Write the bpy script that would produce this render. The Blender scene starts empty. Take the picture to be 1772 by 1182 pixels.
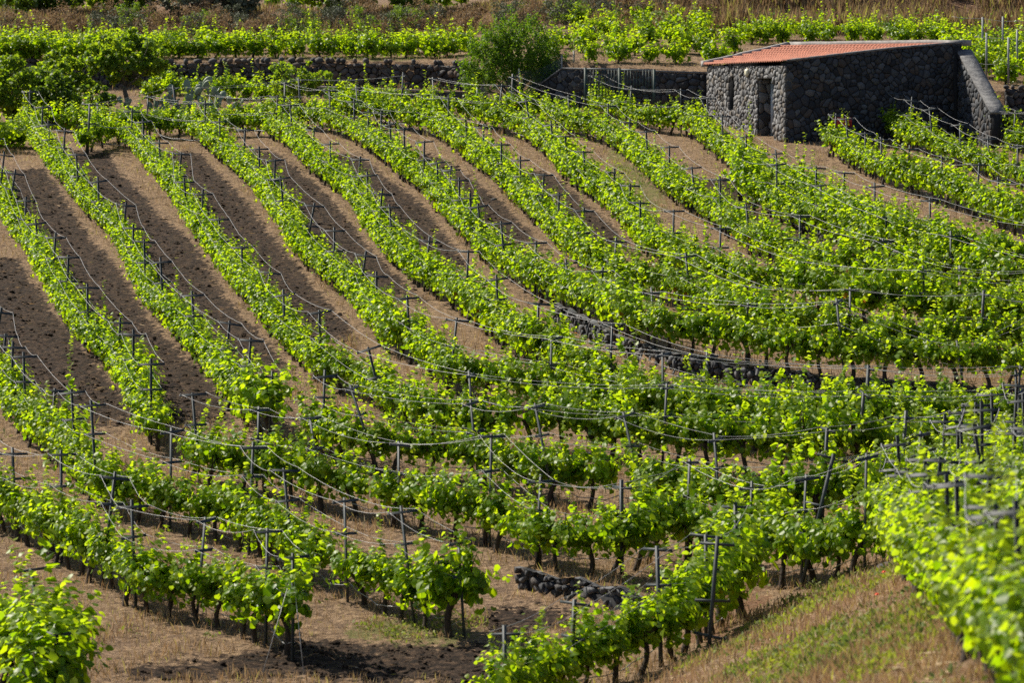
import bpy, math, random
import numpy as np
from mathutils import Vector, Matrix
R = math.radians
rng = np.random.default_rng(7)
random.seed(7)
sc = bpy.context.scene
COL = sc.collection

# ------------------------------------------------------------------ camera, world, sun, exposure
CAM_Z, PITCH, FPX = 2.7, R(3.69), 7383.0
cam = bpy.data.cameras.new('camera'); camo = bpy.data.objects.new('camera', cam); COL.objects.link(camo)
camo.location = (0, 0, CAM_Z); camo.rotation_euler = (R(90) - PITCH, 0, 0)
cam.sensor_width = 36; cam.lens = FPX * 36 / 1772
cam.clip_start = 1; cam.clip_end = 20000
cam.dof.use_dof = True; cam.dof.focus_distance = 118; cam.dof.aperture_fstop = 2.6
sc.camera = camo
SUN_DIR = Vector((-0.84, 0.54, 0)).normalized()
EL = R(46)
w = bpy.data.worlds.new('World'); sc.world = w; w.use_nodes = True
nt = w.node_tree; sky = nt.nodes.new('ShaderNodeTexSky'); sky.sky_type = 'NISHITA'; sky.sun_disc = False
sky.sun_elevation = EL; sky.sun_rotation = math.atan2(SUN_DIR.x, SUN_DIR.y)
nt.links.new(sky.outputs[0], nt.nodes['Background'].inputs[0]); nt.nodes['Background'].inputs[1].default_value = 0.070
sun = bpy.data.lights.new('sun', 'SUN'); suno = bpy.data.objects.new('sun', sun); COL.objects.link(suno)
sun.energy = 5.0; sun.angle = R(0.5); sun.color = (1.0, 0.93, 0.80)
sd = SUN_DIR * math.cos(EL) + Vector((0, 0, math.sin(EL)))
suno.rotation_euler = sd.to_track_quat('Z', 'Y').to_euler()
sc.view_settings.view_transform = 'Standard'; sc.view_settings.look = 'None'
sc.view_settings.exposure = 0.78; sc.view_settings.gamma = 1
sc.cycles.max_bounces = 6; sc.cycles.transparent_max_bounces = 4
sc.cycles.use_denoising = False

# ------------------------------------------------------------------ numpy noise
_perm = rng.permutation(512)
def vnoise(x, y, seed=0):
    x = np.asarray(x, float); y = np.asarray(y, float)
    xi = np.floor(x).astype(int); yi = np.floor(y).astype(int)
    fx = x - xi; fy = y - yi
    fx = fx * fx * (3 - 2 * fx); fy = fy * fy * (3 - 2 * fy)
    def h(a, b): return _perm[(_perm[(a + seed * 17) & 511] + b) & 511] / 511.0
    return (h(xi, yi) * (1 - fx) + h(xi + 1, yi) * fx) * (1 - fy) + (h(xi, yi + 1) * (1 - fx) + h(xi + 1, yi + 1) * fx) * fy
def fbm(x, y, o=4, seed=0):
    s = 0; a = 0.5; t = 0
    for k in range(o):
        s = s + a * vnoise(x * 2 ** k, y * 2 ** k, seed + k); t += a; a *= 0.5
    return s / t
def sstep(a, b, x):
    t = np.clip((x - a) / (b - a), 0, 1); return t * t * (3 - 2 * t)

# ------------------------------------------------------------------ terrain
def plane(y): return 0.108 * (y - 150)
STEPX = [-3000, -24, -8, -1.6, 0.4, 2.0, 7.2, 10.4, 16.2, 17.5, 3000]
STEPY = [168, 168, 168, 167.2, 164.4, 161.5, 158.95, 158.5, 153.0, 152.6, 152.6]
def step_y(x): return np.interp(x, STEPX, STEPY)
def step_h(x): return np.interp(x, [-3000, -3, 1.5, 16.5, 19, 3000], [0.95, 0.95, 1.6, 1.55, 1.35, 1.35])
WALLS = {}          # terrace walls filled in below as plan polylines: name -> (pts, height)
def seg_side(x, y, pts, h, taper=2.0, fade=9.0):
    """raise of the ground on the far side of a low terrace wall"""
    xs = np.array([p[0] for p in pts]); ys = np.array([p[1] for p in pts])
    yl = np.interp(x, xs, ys)
    d = y - yl
    g = np.where(d > 0, np.clip(1 - d / fade, 0, 1), 0)
    e = np.clip((x - xs[0]) / taper, 0, 1) * (np.clip((xs[-1] - x) / taper, 0, 1))
    return h * g * e
def H(x, y):
    x = np.asarray(x, float); y = np.asarray(y, float)
    z = 0.108 * (np.clip(y, -400, 700) - 150)
    m = 0.472 * x - 0.213 * y + 14.7
    m = 0.5 * (m + np.sqrt(m * m + 0.35)) - 0.0
    m = np.minimum(m, 16 + 0 * m)
    m = m * (1 - sstep(86, 100, y))
    z = z + m
    sy = step_y(x)
    z = z + step_h(x) * (y > sy)
    # low tier to the right of the hut
    z = z + 0.55 * ((x > 16.9) & (y > 148.2) & (y <= sy))
    bank = sstep(0, 9, x)
    z = z + (0.25 + 0.9 * bank) * sstep(0, 5, y - (178.5 - 4.0 * bank))
    z = z - 0.06 * np.clip(y - 186, 0, 60)
    for pts, h in WALLS.values():
        z = z + seg_side(x, y, pts, h)
    z = z + 0.22 * (fbm(x / 7.0, y / 7.0, 2, 3) - 0.5)
    return z
FWD = np.array([0, math.cos(PITCH), -math.sin(PITCH)]); UPV = np.array([0, math.sin(PITCH), math.cos(PITCH)])
_t = np.arange(30, 320, 0.2)
def ray(px, py): return FWD + np.array([1., 0, 0]) * ((px - 886) / FPX) + UPV * ((591 - py) / FPX)
def ground(px, py, h=0.0):
    d = ray(px, py)
    P = d[None] * _t[:, None]; P[:, 2] += CAM_Z
    below = P[:, 2] < H(P[:, 0], P[:, 1]) + h
    i = int(np.argmax(below)) if below.any() else len(_t) - 1
    return P[i]
def at(px, py, y):
    d = ray(px, py); t = y / d[1]
    return np.array([d[0] * t, y, CAM_Z + d[2] * t])
def project(x, y, z):
    v = np.stack([np.asarray(x, float), np.asarray(y, float), np.asarray(z, float) - CAM_Z], -1)
    f = v @ FWD; u = v @ UPV
    return 886 + FPX * v[..., 0] / f, 591 - FPX * u / f, f
for nm, pts, h in [('M', [(962, 556), (1009, 582), (1060, 610), (1128, 640), (1182, 652), (1240, 660), (1358, 684), (1477, 697), (1595, 702), (1772, 712), (1900, 716)], 0.5),
                   ('W2', [(1395, 400), (1440, 425), (1494, 447), (1561, 472), (1612, 490), (1690, 508), (1780, 528), (1900, 545)], 0.55),
                   ('W3', [(898, 1018), (950, 1034), (1020, 1052), (1094, 1068), (1150, 1075)], 0.42)]:
    q = [ground(*p) for p in pts]
    WALLS[nm] = ([(a[0], a[1]) for a in q], h)

# ------------------------------------------------------------------ materials
def mat(name):
    m = bpy.data.materials.new(name); m.use_nodes = True
    n = m.node_tree; b = n.nodes['Principled BSDF']; return m, n, b
def L(n, a, b): n.links.new(a, b)
def noise(n, scale, detail=6, rough=0.6, vec=None):
    t = n.nodes.new('ShaderNodeTexNoise'); t.inputs['Scale'].default_value = scale; t.inputs['Detail'].default_value = detail
    t.inputs['Roughness'].default_value = rough
    if vec is not None: L(n, vec, t.inputs['Vector'])
    return t
def ramp(n, fac, stops):
    r = n.nodes.new('ShaderNodeValToRGB'); e = r.color_ramp.elements
    while len(e) < len(stops): e.new(0.5)
    for k, (p, c) in enumerate(stops): e[k].position = p; e[k].color = (*c, 1) if len(c) == 3 else c
    L(n, fac, r.inputs[0]); return r
def mixc(n, fac, a, b):
    m = n.nodes.new('ShaderNodeMix'); m.data_type = 'RGBA'
    for s, v in ((m.inputs[0], fac), (m.inputs[6], a), (m.inputs[7], b)):
        if hasattr(v, 'is_linked'): L(n, v, s)
        elif isinstance(v, tuple): s.default_value = (*v, 1)
        else: s.default_value = v
    return m.outputs[2]
def math_(n, op, a, b=None, clamp=False):
    m = n.nodes.new('ShaderNodeMath'); m.operation = op; m.use_clamp = clamp
    for s, v in zip(m.inputs, (a, b)):
        if v is None: continue
        if hasattr(v, 'is_linked'): L(n, v, s)
        else: s.default_value = v
    return m.outputs[0]
def attr(n, name):
    a = n.nodes.new('ShaderNodeAttribute'); a.attribute_name = name; return a
def pos(n):
    g = n.nodes.new('ShaderNodeNewGeometry'); return g.outputs['Position']
def objco(n):
    g = n.nodes.new('ShaderNodeTexCoord'); return g.outputs['Object']
def bump(n, b, h, strength=0.5, dist=0.05):
    k = n.nodes.new('ShaderNodeBump'); k.inputs['Strength'].default_value = strength; k.inputs['Distance'].default_value = dist
    L(n, h, k.inputs['Height']); L(n, k.outputs[0], b.inputs['Normal'])

def leaf_mat(name, c0, c1, young, t0, t1, trans=0.5, rough=0.42):
    m, n, b = mat(name)
    a = attr(n, 'tint')
    sep = n.nodes.new('ShaderNodeSeparateColor'); L(n, a.outputs['Color'], sep.inputs[0])
    oi = n.nodes.new('ShaderNodeObjectInfo')
    c = mixc(n, sep.outputs[0], c0, c1); c = mixc(n, sep.outputs[1], c, young)
    t = mixc(n, sep.outputs[0], t0, t1); t = mixc(n, math_(n, 'MULTIPLY', sep.outputs[1], 0.7), t, (0.60, 0.70, 0.03))
    red = math_(n, 'GREATER_THAN', sep.outputs[2], 0.5)
    c = mixc(n, red, c, (0.22, 0.09, 0.02)); t = mixc(n, red, t, (0.5, 0.2, 0.03))
    L(n, c, b.inputs['Base Color']); b.inputs['Roughness'].default_value = rough
    b.inputs['Specular IOR Level'].default_value = 0.32
    tr = n.nodes.new('ShaderNodeBsdfTranslucent'); L(n, t, tr.inputs['Color'])
    ad = n.nodes.new('ShaderNodeMixShader'); ad.inputs[0].default_value = trans
    L(n, b.outputs[0], ad.inputs[1]); L(n, tr.outputs[0], ad.inputs[2])
    L(n, ad.outputs[0], n.nodes['Material Output'].inputs['Surface'])
    return m
M = {}
M['vine_leaf'] = leaf_mat('vine_leaf', (0.050, 0.120, 0.006), (0.115, 0.200, 0.008), (0.21, 0.28, 0.013), (0.25, 0.46, 0.003), (0.57, 0.72, 0.006), 0.58, 0.42)
M['bush_leaf'] = leaf_mat('bush_leaf', (0.040, 0.090, 0.010), (0.075, 0.145, 0.016), (0.16, 0.20, 0.02), (0.12, 0.27, 0.008), (0.26, 0.40, 0.012), 0.5, 0.5)
M['tree_leaf'] = leaf_mat('tree_leaf', (0.070, 0.130, 0.016), (0.125, 0.195, 0.024), (0.20, 0.25, 0.03), (0.22, 0.38, 0.010), (0.44, 0.56, 0.016), 0.55, 0.5)
M['dark_leaf'] = leaf_mat('dark_leaf', (0.045, 0.092, 0.014), (0.080, 0.135, 0.022), (0.15, 0.20, 0.03), (0.13, 0.25, 0.010), (0.27, 0.38, 0.018), 0.5, 0.5)
M['grey_leaf'] = leaf_mat('grey_leaf', (0.07, 0.085, 0.05), (0.13, 0.135, 0.085), (0.17, 0.16, 0.10), (0.05, 0.07, 0.03), (0.10, 0.11, 0.06), 0.2, 0.7)
M['dry_leaf'] = leaf_mat('dry_leaf', (0.14, 0.088, 0.050), (0.27, 0.185, 0.110), (0.42, 0.31, 0.18), (0.2, 0.12, 0.05), (0.36, 0.24, 0.12), 0.35, 0.8)
M['straw'] = leaf_mat('straw', (0.22, 0.135, 0.068), (0.52, 0.365, 0.21), (0.72, 0.55, 0.36), (0.3, 0.18, 0.08), (0.46, 0.3, 0.15), 0.3, 0.8)
M['weed'] = leaf_mat('weed', (0.08, 0.13, 0.03), (0.15, 0.19, 0.05), (0.26, 0.24, 0.05), (0.12, 0.2, 0.03), (0.25, 0.3, 0.05), 0.35, 0.7)

def simple(name, c0, c1, scale=8, rough=0.8, bs=0.4, bd=0.02, metal=0.0, c2=None):
    m, n, b = mat(name); v = objco(n); t = noise(n, scale, 8, 0.65, v)
    st = [(0.3, c0), (0.7, c1)] if c2 is None else [(0.28, c0), (0.55, c1), (0.75, c2)]
    r = ramp(n, t.outputs[0], st); L(n, r.outputs[0], b.inputs['Base Color'])
    b.inputs['Roughness'].default_value = rough; b.inputs['Metallic'].default_value = metal
    if bs: bump(n, b, t.outputs[0], bs, bd)
    return m
M['bark'] = simple('bark', (0.018, 0.012, 0.008), (0.075, 0.052, 0.036), 30, 0.95, 0.9, 0.02)
M['limb'] = simple('limb', (0.05, 0.04, 0.032), (0.15, 0.125, 0.10), 14, 0.9, 0.7, 0.02)
M['post'] = simple('post', (0.012, 0.018, 0.021), (0.034, 0.044, 0.048), 9, 0.6, 0.2, 0.004, 0.0, (0.055, 0.05, 0.046))
M['wire'] = simple('wire', (0.24, 0.24, 0.24), (0.46, 0.45, 0.44), 3, 0.45, 0)
M['hose'] = simple('hose', (0.10, 0.10, 0.105), (0.40, 0.40, 0.40), 1.2, 0.35, 0)
M['concrete'] = simple('concrete', (0.15, 0.14, 0.135), (0.36, 0.34, 0.32), 5, 0.9, 0.5, 0.02)
M['darkcement'] = simple('darkcement', (0.05, 0.05, 0.055), (0.22, 0.215, 0.21), 5, 0.95, 1.0, 0.06)
M['tile'] = simple('tile', (0.25, 0.080, 0.046), (0.42, 0.150, 0.085), 2.6, 0.8, 0.2, 0.01)
M['mortar'] = simple('mortar', (0.006, 0.006, 0.007), (0.020, 0.020, 0.022), 12, 1.0, 0.5, 0.02)
M['frame'] = simple('frame', (0.42, 0.46, 0.52), (0.55, 0.58, 0.62), 3, 0.5, 0)
M['door'] = simple('door', (0.10, 0.12, 0.16), (0.15, 0.17, 0.21), 4, 0.5, 0)
M['glass'] = simple('glass', (0.004, 0.004, 0.005), (0.010, 0.010, 0.012), 4, 0.25, 0)
M['lamp'] = simple('lamp', (0.62, 0.58, 0.42), (0.75, 0.70, 0.52), 4, 0.4, 0)
M['gate'] = simple('gate', (0.010, 0.028, 0.022), (0.025, 0.05, 0.04), 6, 0.5, 0.1, 0.003)
M['rail'] = simple('rail', (0.16, 0.17, 0.165), (0.27, 0.28, 0.27), 6, 0.45, 0)
M['net'] = simple('net', (0.02, 0.05, 0.04), (0.05, 0.09, 0.075), 6, 0.5, 0)
M['cactus'] = simple('cactus', (0.13, 0.175, 0.11), (0.21, 0.25, 0.165), 7, 0.55, 0.3, 0.01)
M['crate'] = simple('crate', (0.35, 0.02, 0.015), (0.45, 0.035, 0.025), 5, 0.45, 0)
M['petal'] = simple('petal', (0.75, 0.05, 0.01), (0.85, 0.10, 0.02), 9, 0.6, 0)

def stone_mat(name, cols, scale=6):
    m, n, b = mat(name); a = attr(n, 'tint')
    sep = n.nodes.new('ShaderNodeSeparateColor'); L(n, a.outputs['Color'], sep.inputs[0])
    r = ramp(n, sep.outputs[0], [(i / (len(cols) - 1), c) for i, c in enumerate(cols)])
    v = pos(n); t = noise(n, scale, 8, 0.7, v); t2 = noise(n, scale * 6, 5, 0.7, v)
    f = math_(n, 'ADD', math_(n, 'MULTIPLY', t.outputs[0], 1.1), 0.42)
    mm = n.nodes.new('ShaderNodeMix'); mm.data_type = 'RGBA'; mm.blend_type = 'MULTIPLY'; mm.inputs[0].default_value = 1
    L(n, r.outputs[0], mm.inputs[6]); cc = n.nodes.new('ShaderNodeCombineColor')
    for k in range(3): L(n, f, cc.inputs[k])
    L(n, cc.outputs[0], mm.inputs[7]); L(n, mm.outputs[2], b.inputs['Base Color'])
    b.inputs['Roughness'].default_value = 0.82
    bump(n, b, math_(n, 'ADD', t.outputs[0], math_(n, 'MULTIPLY', t2.outputs[0], 0.5)), 0.8, 0.03)
    return m
M['stone'] = stone_mat('stone', [(0.008, 0.009, 0.012), (0.020, 0.024, 0.032), (0.040, 0.046, 0.056), (0.078, 0.082, 0.090), (0.024, 0.028, 0.036), (0.058, 0.046, 0.038), (0.014, 0.016, 0.021), (0.042, 0.048, 0.058)])  # darker copy of the hut stone; the gable's shade is in its colour
M['front_stone_sunlit'] = stone_mat('front_stone_sunlit', [(0.040, 0.040, 0.043), (0.110, 0.109, 0.112), (0.22, 0.215, 0.215), (0.075, 0.075, 0.079), (0.155, 0.130, 0.105), (0.105, 0.104, 0.108), (0.18, 0.176, 0.178)])  # same hut stone lightened; sunlight on the door wall is in its colour
M['rubble'] = stone_mat('rubble', [(0.030, 0.028, 0.030), (0.052, 0.049, 0.050), (0.090, 0.078, 0.070), (0.12, 0.080, 0.056), (0.060, 0.056, 0.058)])
M['slab'] = stone_mat('slab', [(0.014, 0.015, 0.018), (0.035, 0.037, 0.043), (0.125, 0.125, 0.130), (0.062, 0.052, 0.046), (0.024, 0.026, 0.030)])

# ground
m, n, b = mat('soil'); v = pos(n)
zt = attr(n, 'zone'); sep = n.nodes.new('ShaderNodeSeparateColor'); L(n, zt.outputs['Color'], sep.inputs[0])
n1 = noise(n, 0.9, 6, 0.6, v); n2 = noise(n, 5.0, 8, 0.7, v); n3 = noise(n, 26.0, 6, 0.75, v)
mp = n.nodes.new('ShaderNodeMapping'); mp.inputs['Scale'].default_value = (60, 14, 60); L(n, v, mp.inputs['Vector'])
n4 = noise(n, 1.0, 4, 0.7, mp.outputs[0])
n5 = noise(n, 7.0, 7, 0.72, v)
tan = ramp(n, n5.outputs[0], [(0.32, (0.035, 0.022, 0.014)), (0.46, (0.150, 0.094, 0.055)), (0.58, (0.30, 0.200, 0.118)), (0.74, (0.50, 0.355, 0.22))])
tan2 = mixc(n, math_(n, 'MULTIPLY', math_(n, 'SUBTRACT', n4.outputs[0], 0.5, True), 3.0, True), tan.outputs[0], (0.46, 0.33, 0.21))
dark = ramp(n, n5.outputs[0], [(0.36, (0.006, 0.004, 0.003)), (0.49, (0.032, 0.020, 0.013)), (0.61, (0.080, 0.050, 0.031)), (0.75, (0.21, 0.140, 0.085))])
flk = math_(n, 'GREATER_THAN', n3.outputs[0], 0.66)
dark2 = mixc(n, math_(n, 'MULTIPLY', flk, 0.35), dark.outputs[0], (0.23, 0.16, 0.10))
green = ramp(n, n3.outputs[0], [(0.3, (0.075, 0.085, 0.025)), (0.7, (0.17, 0.17, 0.05))])
def soft(ch, lo, hi):
    q = math_(n, 'ADD', ch, math_(n, 'ADD', math_(n, 'MULTIPLY', math_(n, 'SUBTRACT', n2.outputs[0], 0.5), 3.2), math_(n, 'MULTIPLY', math_(n, 'SUBTRACT', n1.outputs[0], 0.5), 1.2)))
    mr = n.nodes.new('ShaderNodeMapRange'); mr.interpolation_type = 'SMOOTHSTEP'; L(n, q, mr.inputs[0]); mr.inputs[1].default_value = lo; mr.inputs[2].default_value = hi
    return mr.outputs[0]
n6 = noise(n, 2.6, 5, 0.7, v)
patch = math_(n, 'MULTIPLY', math_(n, 'SUBTRACT', n6.outputs[0], 0.44), 4.0, True)
tan3 = mixc(n, math_(n, 'MULTIPLY', patch, 0.62), tan2, (0.125, 0.083, 0.058))
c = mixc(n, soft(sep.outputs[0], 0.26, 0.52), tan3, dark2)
c = mixc(n, math_(n, 'MULTIPLY', soft(sep.outputs[1], 0.42, 0.75), 0.8), c, green.outputs[0])
c = mixc(n, math_(n, 'MULTIPLY', soft(sep.outputs[2], 0.35, 0.7), 0.85), c, (0.17, 0.088, 0.048))
L(n, c, b.inputs['Base Color']); b.inputs['Roughness'].default_value = 0.95; b.inputs['Specular IOR Level'].default_value = 0.15
hh = math_(n, 'ADD', math_(n, 'MULTIPLY', n5.outputs[0], 1.3), math_(n, 'MULTIPLY', n3.outputs[0], 0.35))
bump(n, b, hh, 0.9, 0.10)
M['soil'] = m

# ------------------------------------------------------------------ mesh helpers
def link(o, parent=None):
    COL.objects.link(o)
    if parent is not None: o.parent = parent
    return o
def tag(o, label=None, cat=None, group=None, kind=None):
    if label: o['label'] = label
    if cat: o['category'] = cat
    if group: o['group'] = group
    if kind: o['kind'] = kind
    return o
def empty(name, loc, rz=0.0):
    o = bpy.data.objects.new(name, None); o.location = loc; o.rotation_euler = (0, 0, rz); o.empty_display_size = 0.2
    return link(o)
def mesh_np(name, V, faces, mats, tint=None, midx=None, smooth=False):
    """faces: list of (F,k) int arrays"""
    me = bpy.data.meshes.new(name)
    V = np.asarray(V, np.float32); me.vertices.add(len(V)); me.vertices.foreach_set('co', V.ravel())
    faces = [np.asarray(f, np.int32) for f in faces if len(f)]
    nl = sum(f.size for f in faces); nf = sum(len(f) for f in faces)
    me.loops.add(nl); me.polygons.add(nf)
    me.loops.foreach_set('vertex_index', np.concatenate([f.ravel() for f in faces]))
    tot = np.concatenate([np.full(len(f), f.shape[1], np.int32) for f in faces])
    st = np.concatenate([[0], np.cumsum(tot)[:-1]]).astype(np.int32)
    me.polygons.foreach_set('loop_start', st)
    for mm in (mats if isinstance(mats, (list, tuple)) else [mats]): me.materials.append(mm)
    if midx is not None: me.polygons.foreach_set('material_index', np.asarray(midx, np.int32))
    if tint is not None:
        a = me.attributes.new('tint', 'FLOAT_COLOR', 'POINT'); t = np.ones((len(V), 4), np.float32); t[:, :3] = tint
        a.data.foreach_set('color', t.ravel())
    me.update(calc_edges=True)
    if smooth: me.polygons.foreach_set('use_smooth', np.ones(nf, bool))
    return me
def mobj(name, me, parent=None, loc=None):
    o = bpy.data.objects.new(name, me)
    if loc is not None: o.location = loc
    return link(o, parent)
class MB:
    def __init__(s): s.v = []; s.f = []; s.n = 0; s.t = []
    def add(s, V, F, tint=0.5):
        V = np.asarray(V, float)
        s.v.append(V); s.t.append(np.tile(np.array([tint, 0, 0]) if np.isscalar(tint) else np.asarray(tint), (len(V), 1)))
        for f in F: s.f.append(np.asarray(f)[None] + s.n if np.ndim(f) == 1 else np.asarray(f) + s.n)
        s.n += len(V)
    def box(s, c, d, rot=None, tint=0.5):
        V = np.array([[x, y, z] for x in (-.5, .5) for y in (-.5, .5) for z in (-.5, .5)]) * np.array(d)
        if rot is not None: V = V @ np.array(rot).T
        s.add(V + np.array(c), [np.array([[0, 1, 3, 2], [4, 6, 7, 5], [0, 4, 5, 1], [2, 3, 7, 6], [0, 2, 6, 4], [1, 5, 7, 3]])], tint)
    def tube(s, P, r, k=6, cap=True, tint=0.5):
        P = np.asarray(P, float); nP = len(P); r = np.broadcast_to(r, nP)
        T = np.gradient(P, axis=0); T /= np.linalg.norm(T, axis=1)[:, None] + 1e-9
        a = np.array([0, 0, 1.]) if abs(T[:, 2]).mean() < 0.8 else np.array([1., 0, 0])
        U = np.cross(T, a); U /= np.linalg.norm(U, axis=1)[:, None] + 1e-9; W = np.cross(T, U)
        an = np.arange(k) * 2 * math.pi / k
        V = P[:, None] + r[:, None, None] * (np.cos(an)[None, :, None] * U[:, None] + np.sin(an)[None, :, None] * W[:, None])
        i = np.arange(nP - 1)[:, None] * k; j = np.arange(k)[None]; j2 = (j + 1) % k
        F = np.stack([i + j, i + j2, i + k + j2, i + k + j], -1).reshape(-1, 4)
        fs = [F]
        if cap: fs += [np.arange(k)[::-1], (nP - 1) * k + np.arange(k)]
        s.add(V.reshape(-1, 3), fs, tint)
    def mesh(s, name, mats, smooth=False):
        by = {}
        for f in s.f: by.setdefault(f.shape[1], []).append(f)
        return mesh_np(name, np.concatenate(s.v), [np.concatenate(x) for x in by.values()], mats, np.concatenate(s.t), smooth=smooth)
    def build(s, name, mats, parent=None, smooth=False): return mobj(name, s.mesh(name, mats, smooth), parent)

# leaf outline variants: (u, v) pairs, left half then mirrored; every leaf = two folded polygons
LEAF5 = dict(V=np.array([(0, 0, 0), (0, 1.0, -.10), (-.40, -.02, -.10), (-.58, .40, -.16), (-.30, .78, -.12), (.40, -.02, -.10), (.58, .40, -.16), (.30, .78, -.12)]), F=np.array([[0, 1, 4, 3, 2], [0, 5, 6, 7, 1]]))
LEAF4 = dict(V=np.array([(0, 0, 0), (0, 1.0, -.08), (-.52, .18, -.14), (-.42, .70, -.14), (.52, .18, -.14), (.42, .70, -.14)]), F=np.array([[0, 1, 3, 2], [0, 4, 5, 1]]))
LEAFN = dict(V=np.array([(0, 0, 0), (0, 1.0, -.06), (-.26, .45, -.05), (.26, .45, -.05)]), F=np.array([[0, 1, 2], [0, 3, 1]]))
def leaves(P, N, D, S, shape):
    N = N / (np.linalg.norm(N, axis=1)[:, None] + 1e-9)
    D = D - N * (N * D).sum(1)[:, None]; D /= np.linalg.norm(D, axis=1)[:, None] + 1e-9
    U = np.cross(D, N); q = shape['V']
    V = P[:, None] + S[:, None, None] * (q[None, :, :1] * U[:, None] + q[None, :, 1:2] * D[:, None] + q[None, :, 2:] * N[:, None])
    k = len(q); F = shape['F'][None] + (np.arange(len(P)) * k)[:, None, None]
    return V.reshape(-1, 3), F.reshape(-1, shape['F'].shape[1]), k
def rnd(n, a=-1, b=1): return rng.uniform(a, b, n)

# ------------------------------------------------------------------ vine prototypes
def vine_leaves(L_=1.0, nsh=15, zc=0.50, up=0.75, wid=0.30, gap=0.040, size=0.080, shape=LEAF5, tall=0):
    P = []; D = []; tip = []; C = []
    for k in range(nsh):
        s = np.array([rnd(1)[0] * L_ / 2, rnd(1)[0] * .06, zc + rnd(1)[0] * .05])
        ln = rng.uniform(.45, .95)
        side = rng.choice([-1, 1]); lat = rng.uniform(.1, 1.0) * side
        d = np.array([rnd(1)[0] * .35, lat * wid * 1.7, up * rng.uniform(.55, 1.25)])
        if k < tall: ln *= 1.55; d[1] *= .25; d[2] *= 1.15
        nl = int(ln / gap * (1.6 if k < tall else 1)) + 3
        t = np.linspace(0.02, 1, nl)
        droop = rng.uniform(.25, .75) * (abs(lat) * .9 + .2) * (0.15 if k < tall else 1)
        p = s + t[:, None] * d * ln * 1.25
        p[:, 2] -= droop * ln * t ** 2
        p += rng.normal(0, .036 if k >= tall else .014, p.shape)
        P.append(p); tip.append(t + (0.15 if k < tall else 0)); D.append(np.tile(d, (nl, 1)))
    for sgn in (-1, 1):                                   # leaves hanging below the cordon
        nl = 26; p = np.stack([rnd(nl) * L_ / 2, sgn * rng.uniform(.04, .27, nl), zc + rng.uniform(-.20, .10, nl)], 1)
        P.append(p); tip.append(np.zeros(nl)); D.append(np.tile([0, sgn, -.4], (nl, 1)))
    P = np.concatenate(P); tip = np.concatenate(tip); D = np.concatenate(D); n = len(P)
    out = P - np.array([0, 0, zc + .1]); out[:, 0] *= .15
    Nn = out / (np.linalg.norm(out, axis=1)[:, None] + .05) * 0.9 + np.array([0, 0, .35]) + rng.normal(0, .42, (n, 3))
    Dd = rng.normal(0, .5, (n, 3)) + np.array([0, 0, -.75]) + out * .8
    S = size * rng.uniform(.7, 1.25, n) * np.where(tip > .8, .68, 1)
    V, F, k = leaves(P, Nn, Dd, S, shape)
    tint = np.stack([rng.uniform(0, 1, n), np.clip((tip - .62) * 1.6 + rnd(n) * .2, 0, 1), (rng.uniform(0, 1, n) > .9990).astype(float)], 1)
    return V, F, np.repeat(tint, k, 0)
def vine_trunk(mb, zc=0.50, L_=0.9, k=6):
    bx, by = rnd(2) * .10
    t = np.linspace(0, 1, 7)
    P = np.stack([bx * (1 - t) + .04 * np.sin(t * 5 + rnd(1)[0] * 3), by * (1 - t) + .04 * np.sin(t * 4 + rnd(1)[0] * 3), -.12 + t * (zc + .12)], 1)
    mb.tube(P, np.interp(t, [0, .1, .6, 1], [.062, .05, .038, .046]) * rng.uniform(.85, 1.2), k)
    top = P[-1]
    for sgn in (-1, 1):
        q = np.linspace(0, 1, 6)
        A = top + np.stack([sgn * q * L_ / 2, .04 * np.sin(q * 6 + sgn), .07 * np.sin(q * 3) + .02 * q], 1)
        mb.tube(A, np.interp(q, [0, 1], [.034, .016]), k - 1)
        for _ in range(3):
            j = rng.integers(1, 6); e = A[j] + np.array([rnd(1)[0] * .12, rnd(1)[0] * .16, rng.uniform(.15, .35)])
            mb.tube(np.stack([A[j], (A[j] + e) / 2 + rnd(3) * .03, e]), [.012, .009, .006], 4)
VF = []; VT = []
for i in range(14):
    V, F, T = vine_leaves(nsh=int(rng.integers(24, 31)), up=rng.uniform(.62, .85), tall=int(rng.integers(0, 3)), size=rng.uniform(.088, .100))
    VF.append((V, F, T))
for i in range(6):
    mb = MB(); vine_trunk(mb); VT.append(mb)
VFM = [mesh_np('foliage', V, [F], M['vine_leaf'], T) for V, F, T in VF]
VTM = [mb.mesh('trunk', M['bark'], True) for mb in VT]
VF_LO = [vine_leaves(nsh=int(rng.integers(22, 28)), up=rng.uniform(.62, .85), tall=int(rng.integers(0, 3)), gap=.042, size=.104, shape=LEAF4) for _ in range(12)]
VT_LO = []
for i in range(6):
    mb = MB(); vine_trunk(mb, k=5); VT_LO.append(mb)

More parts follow.
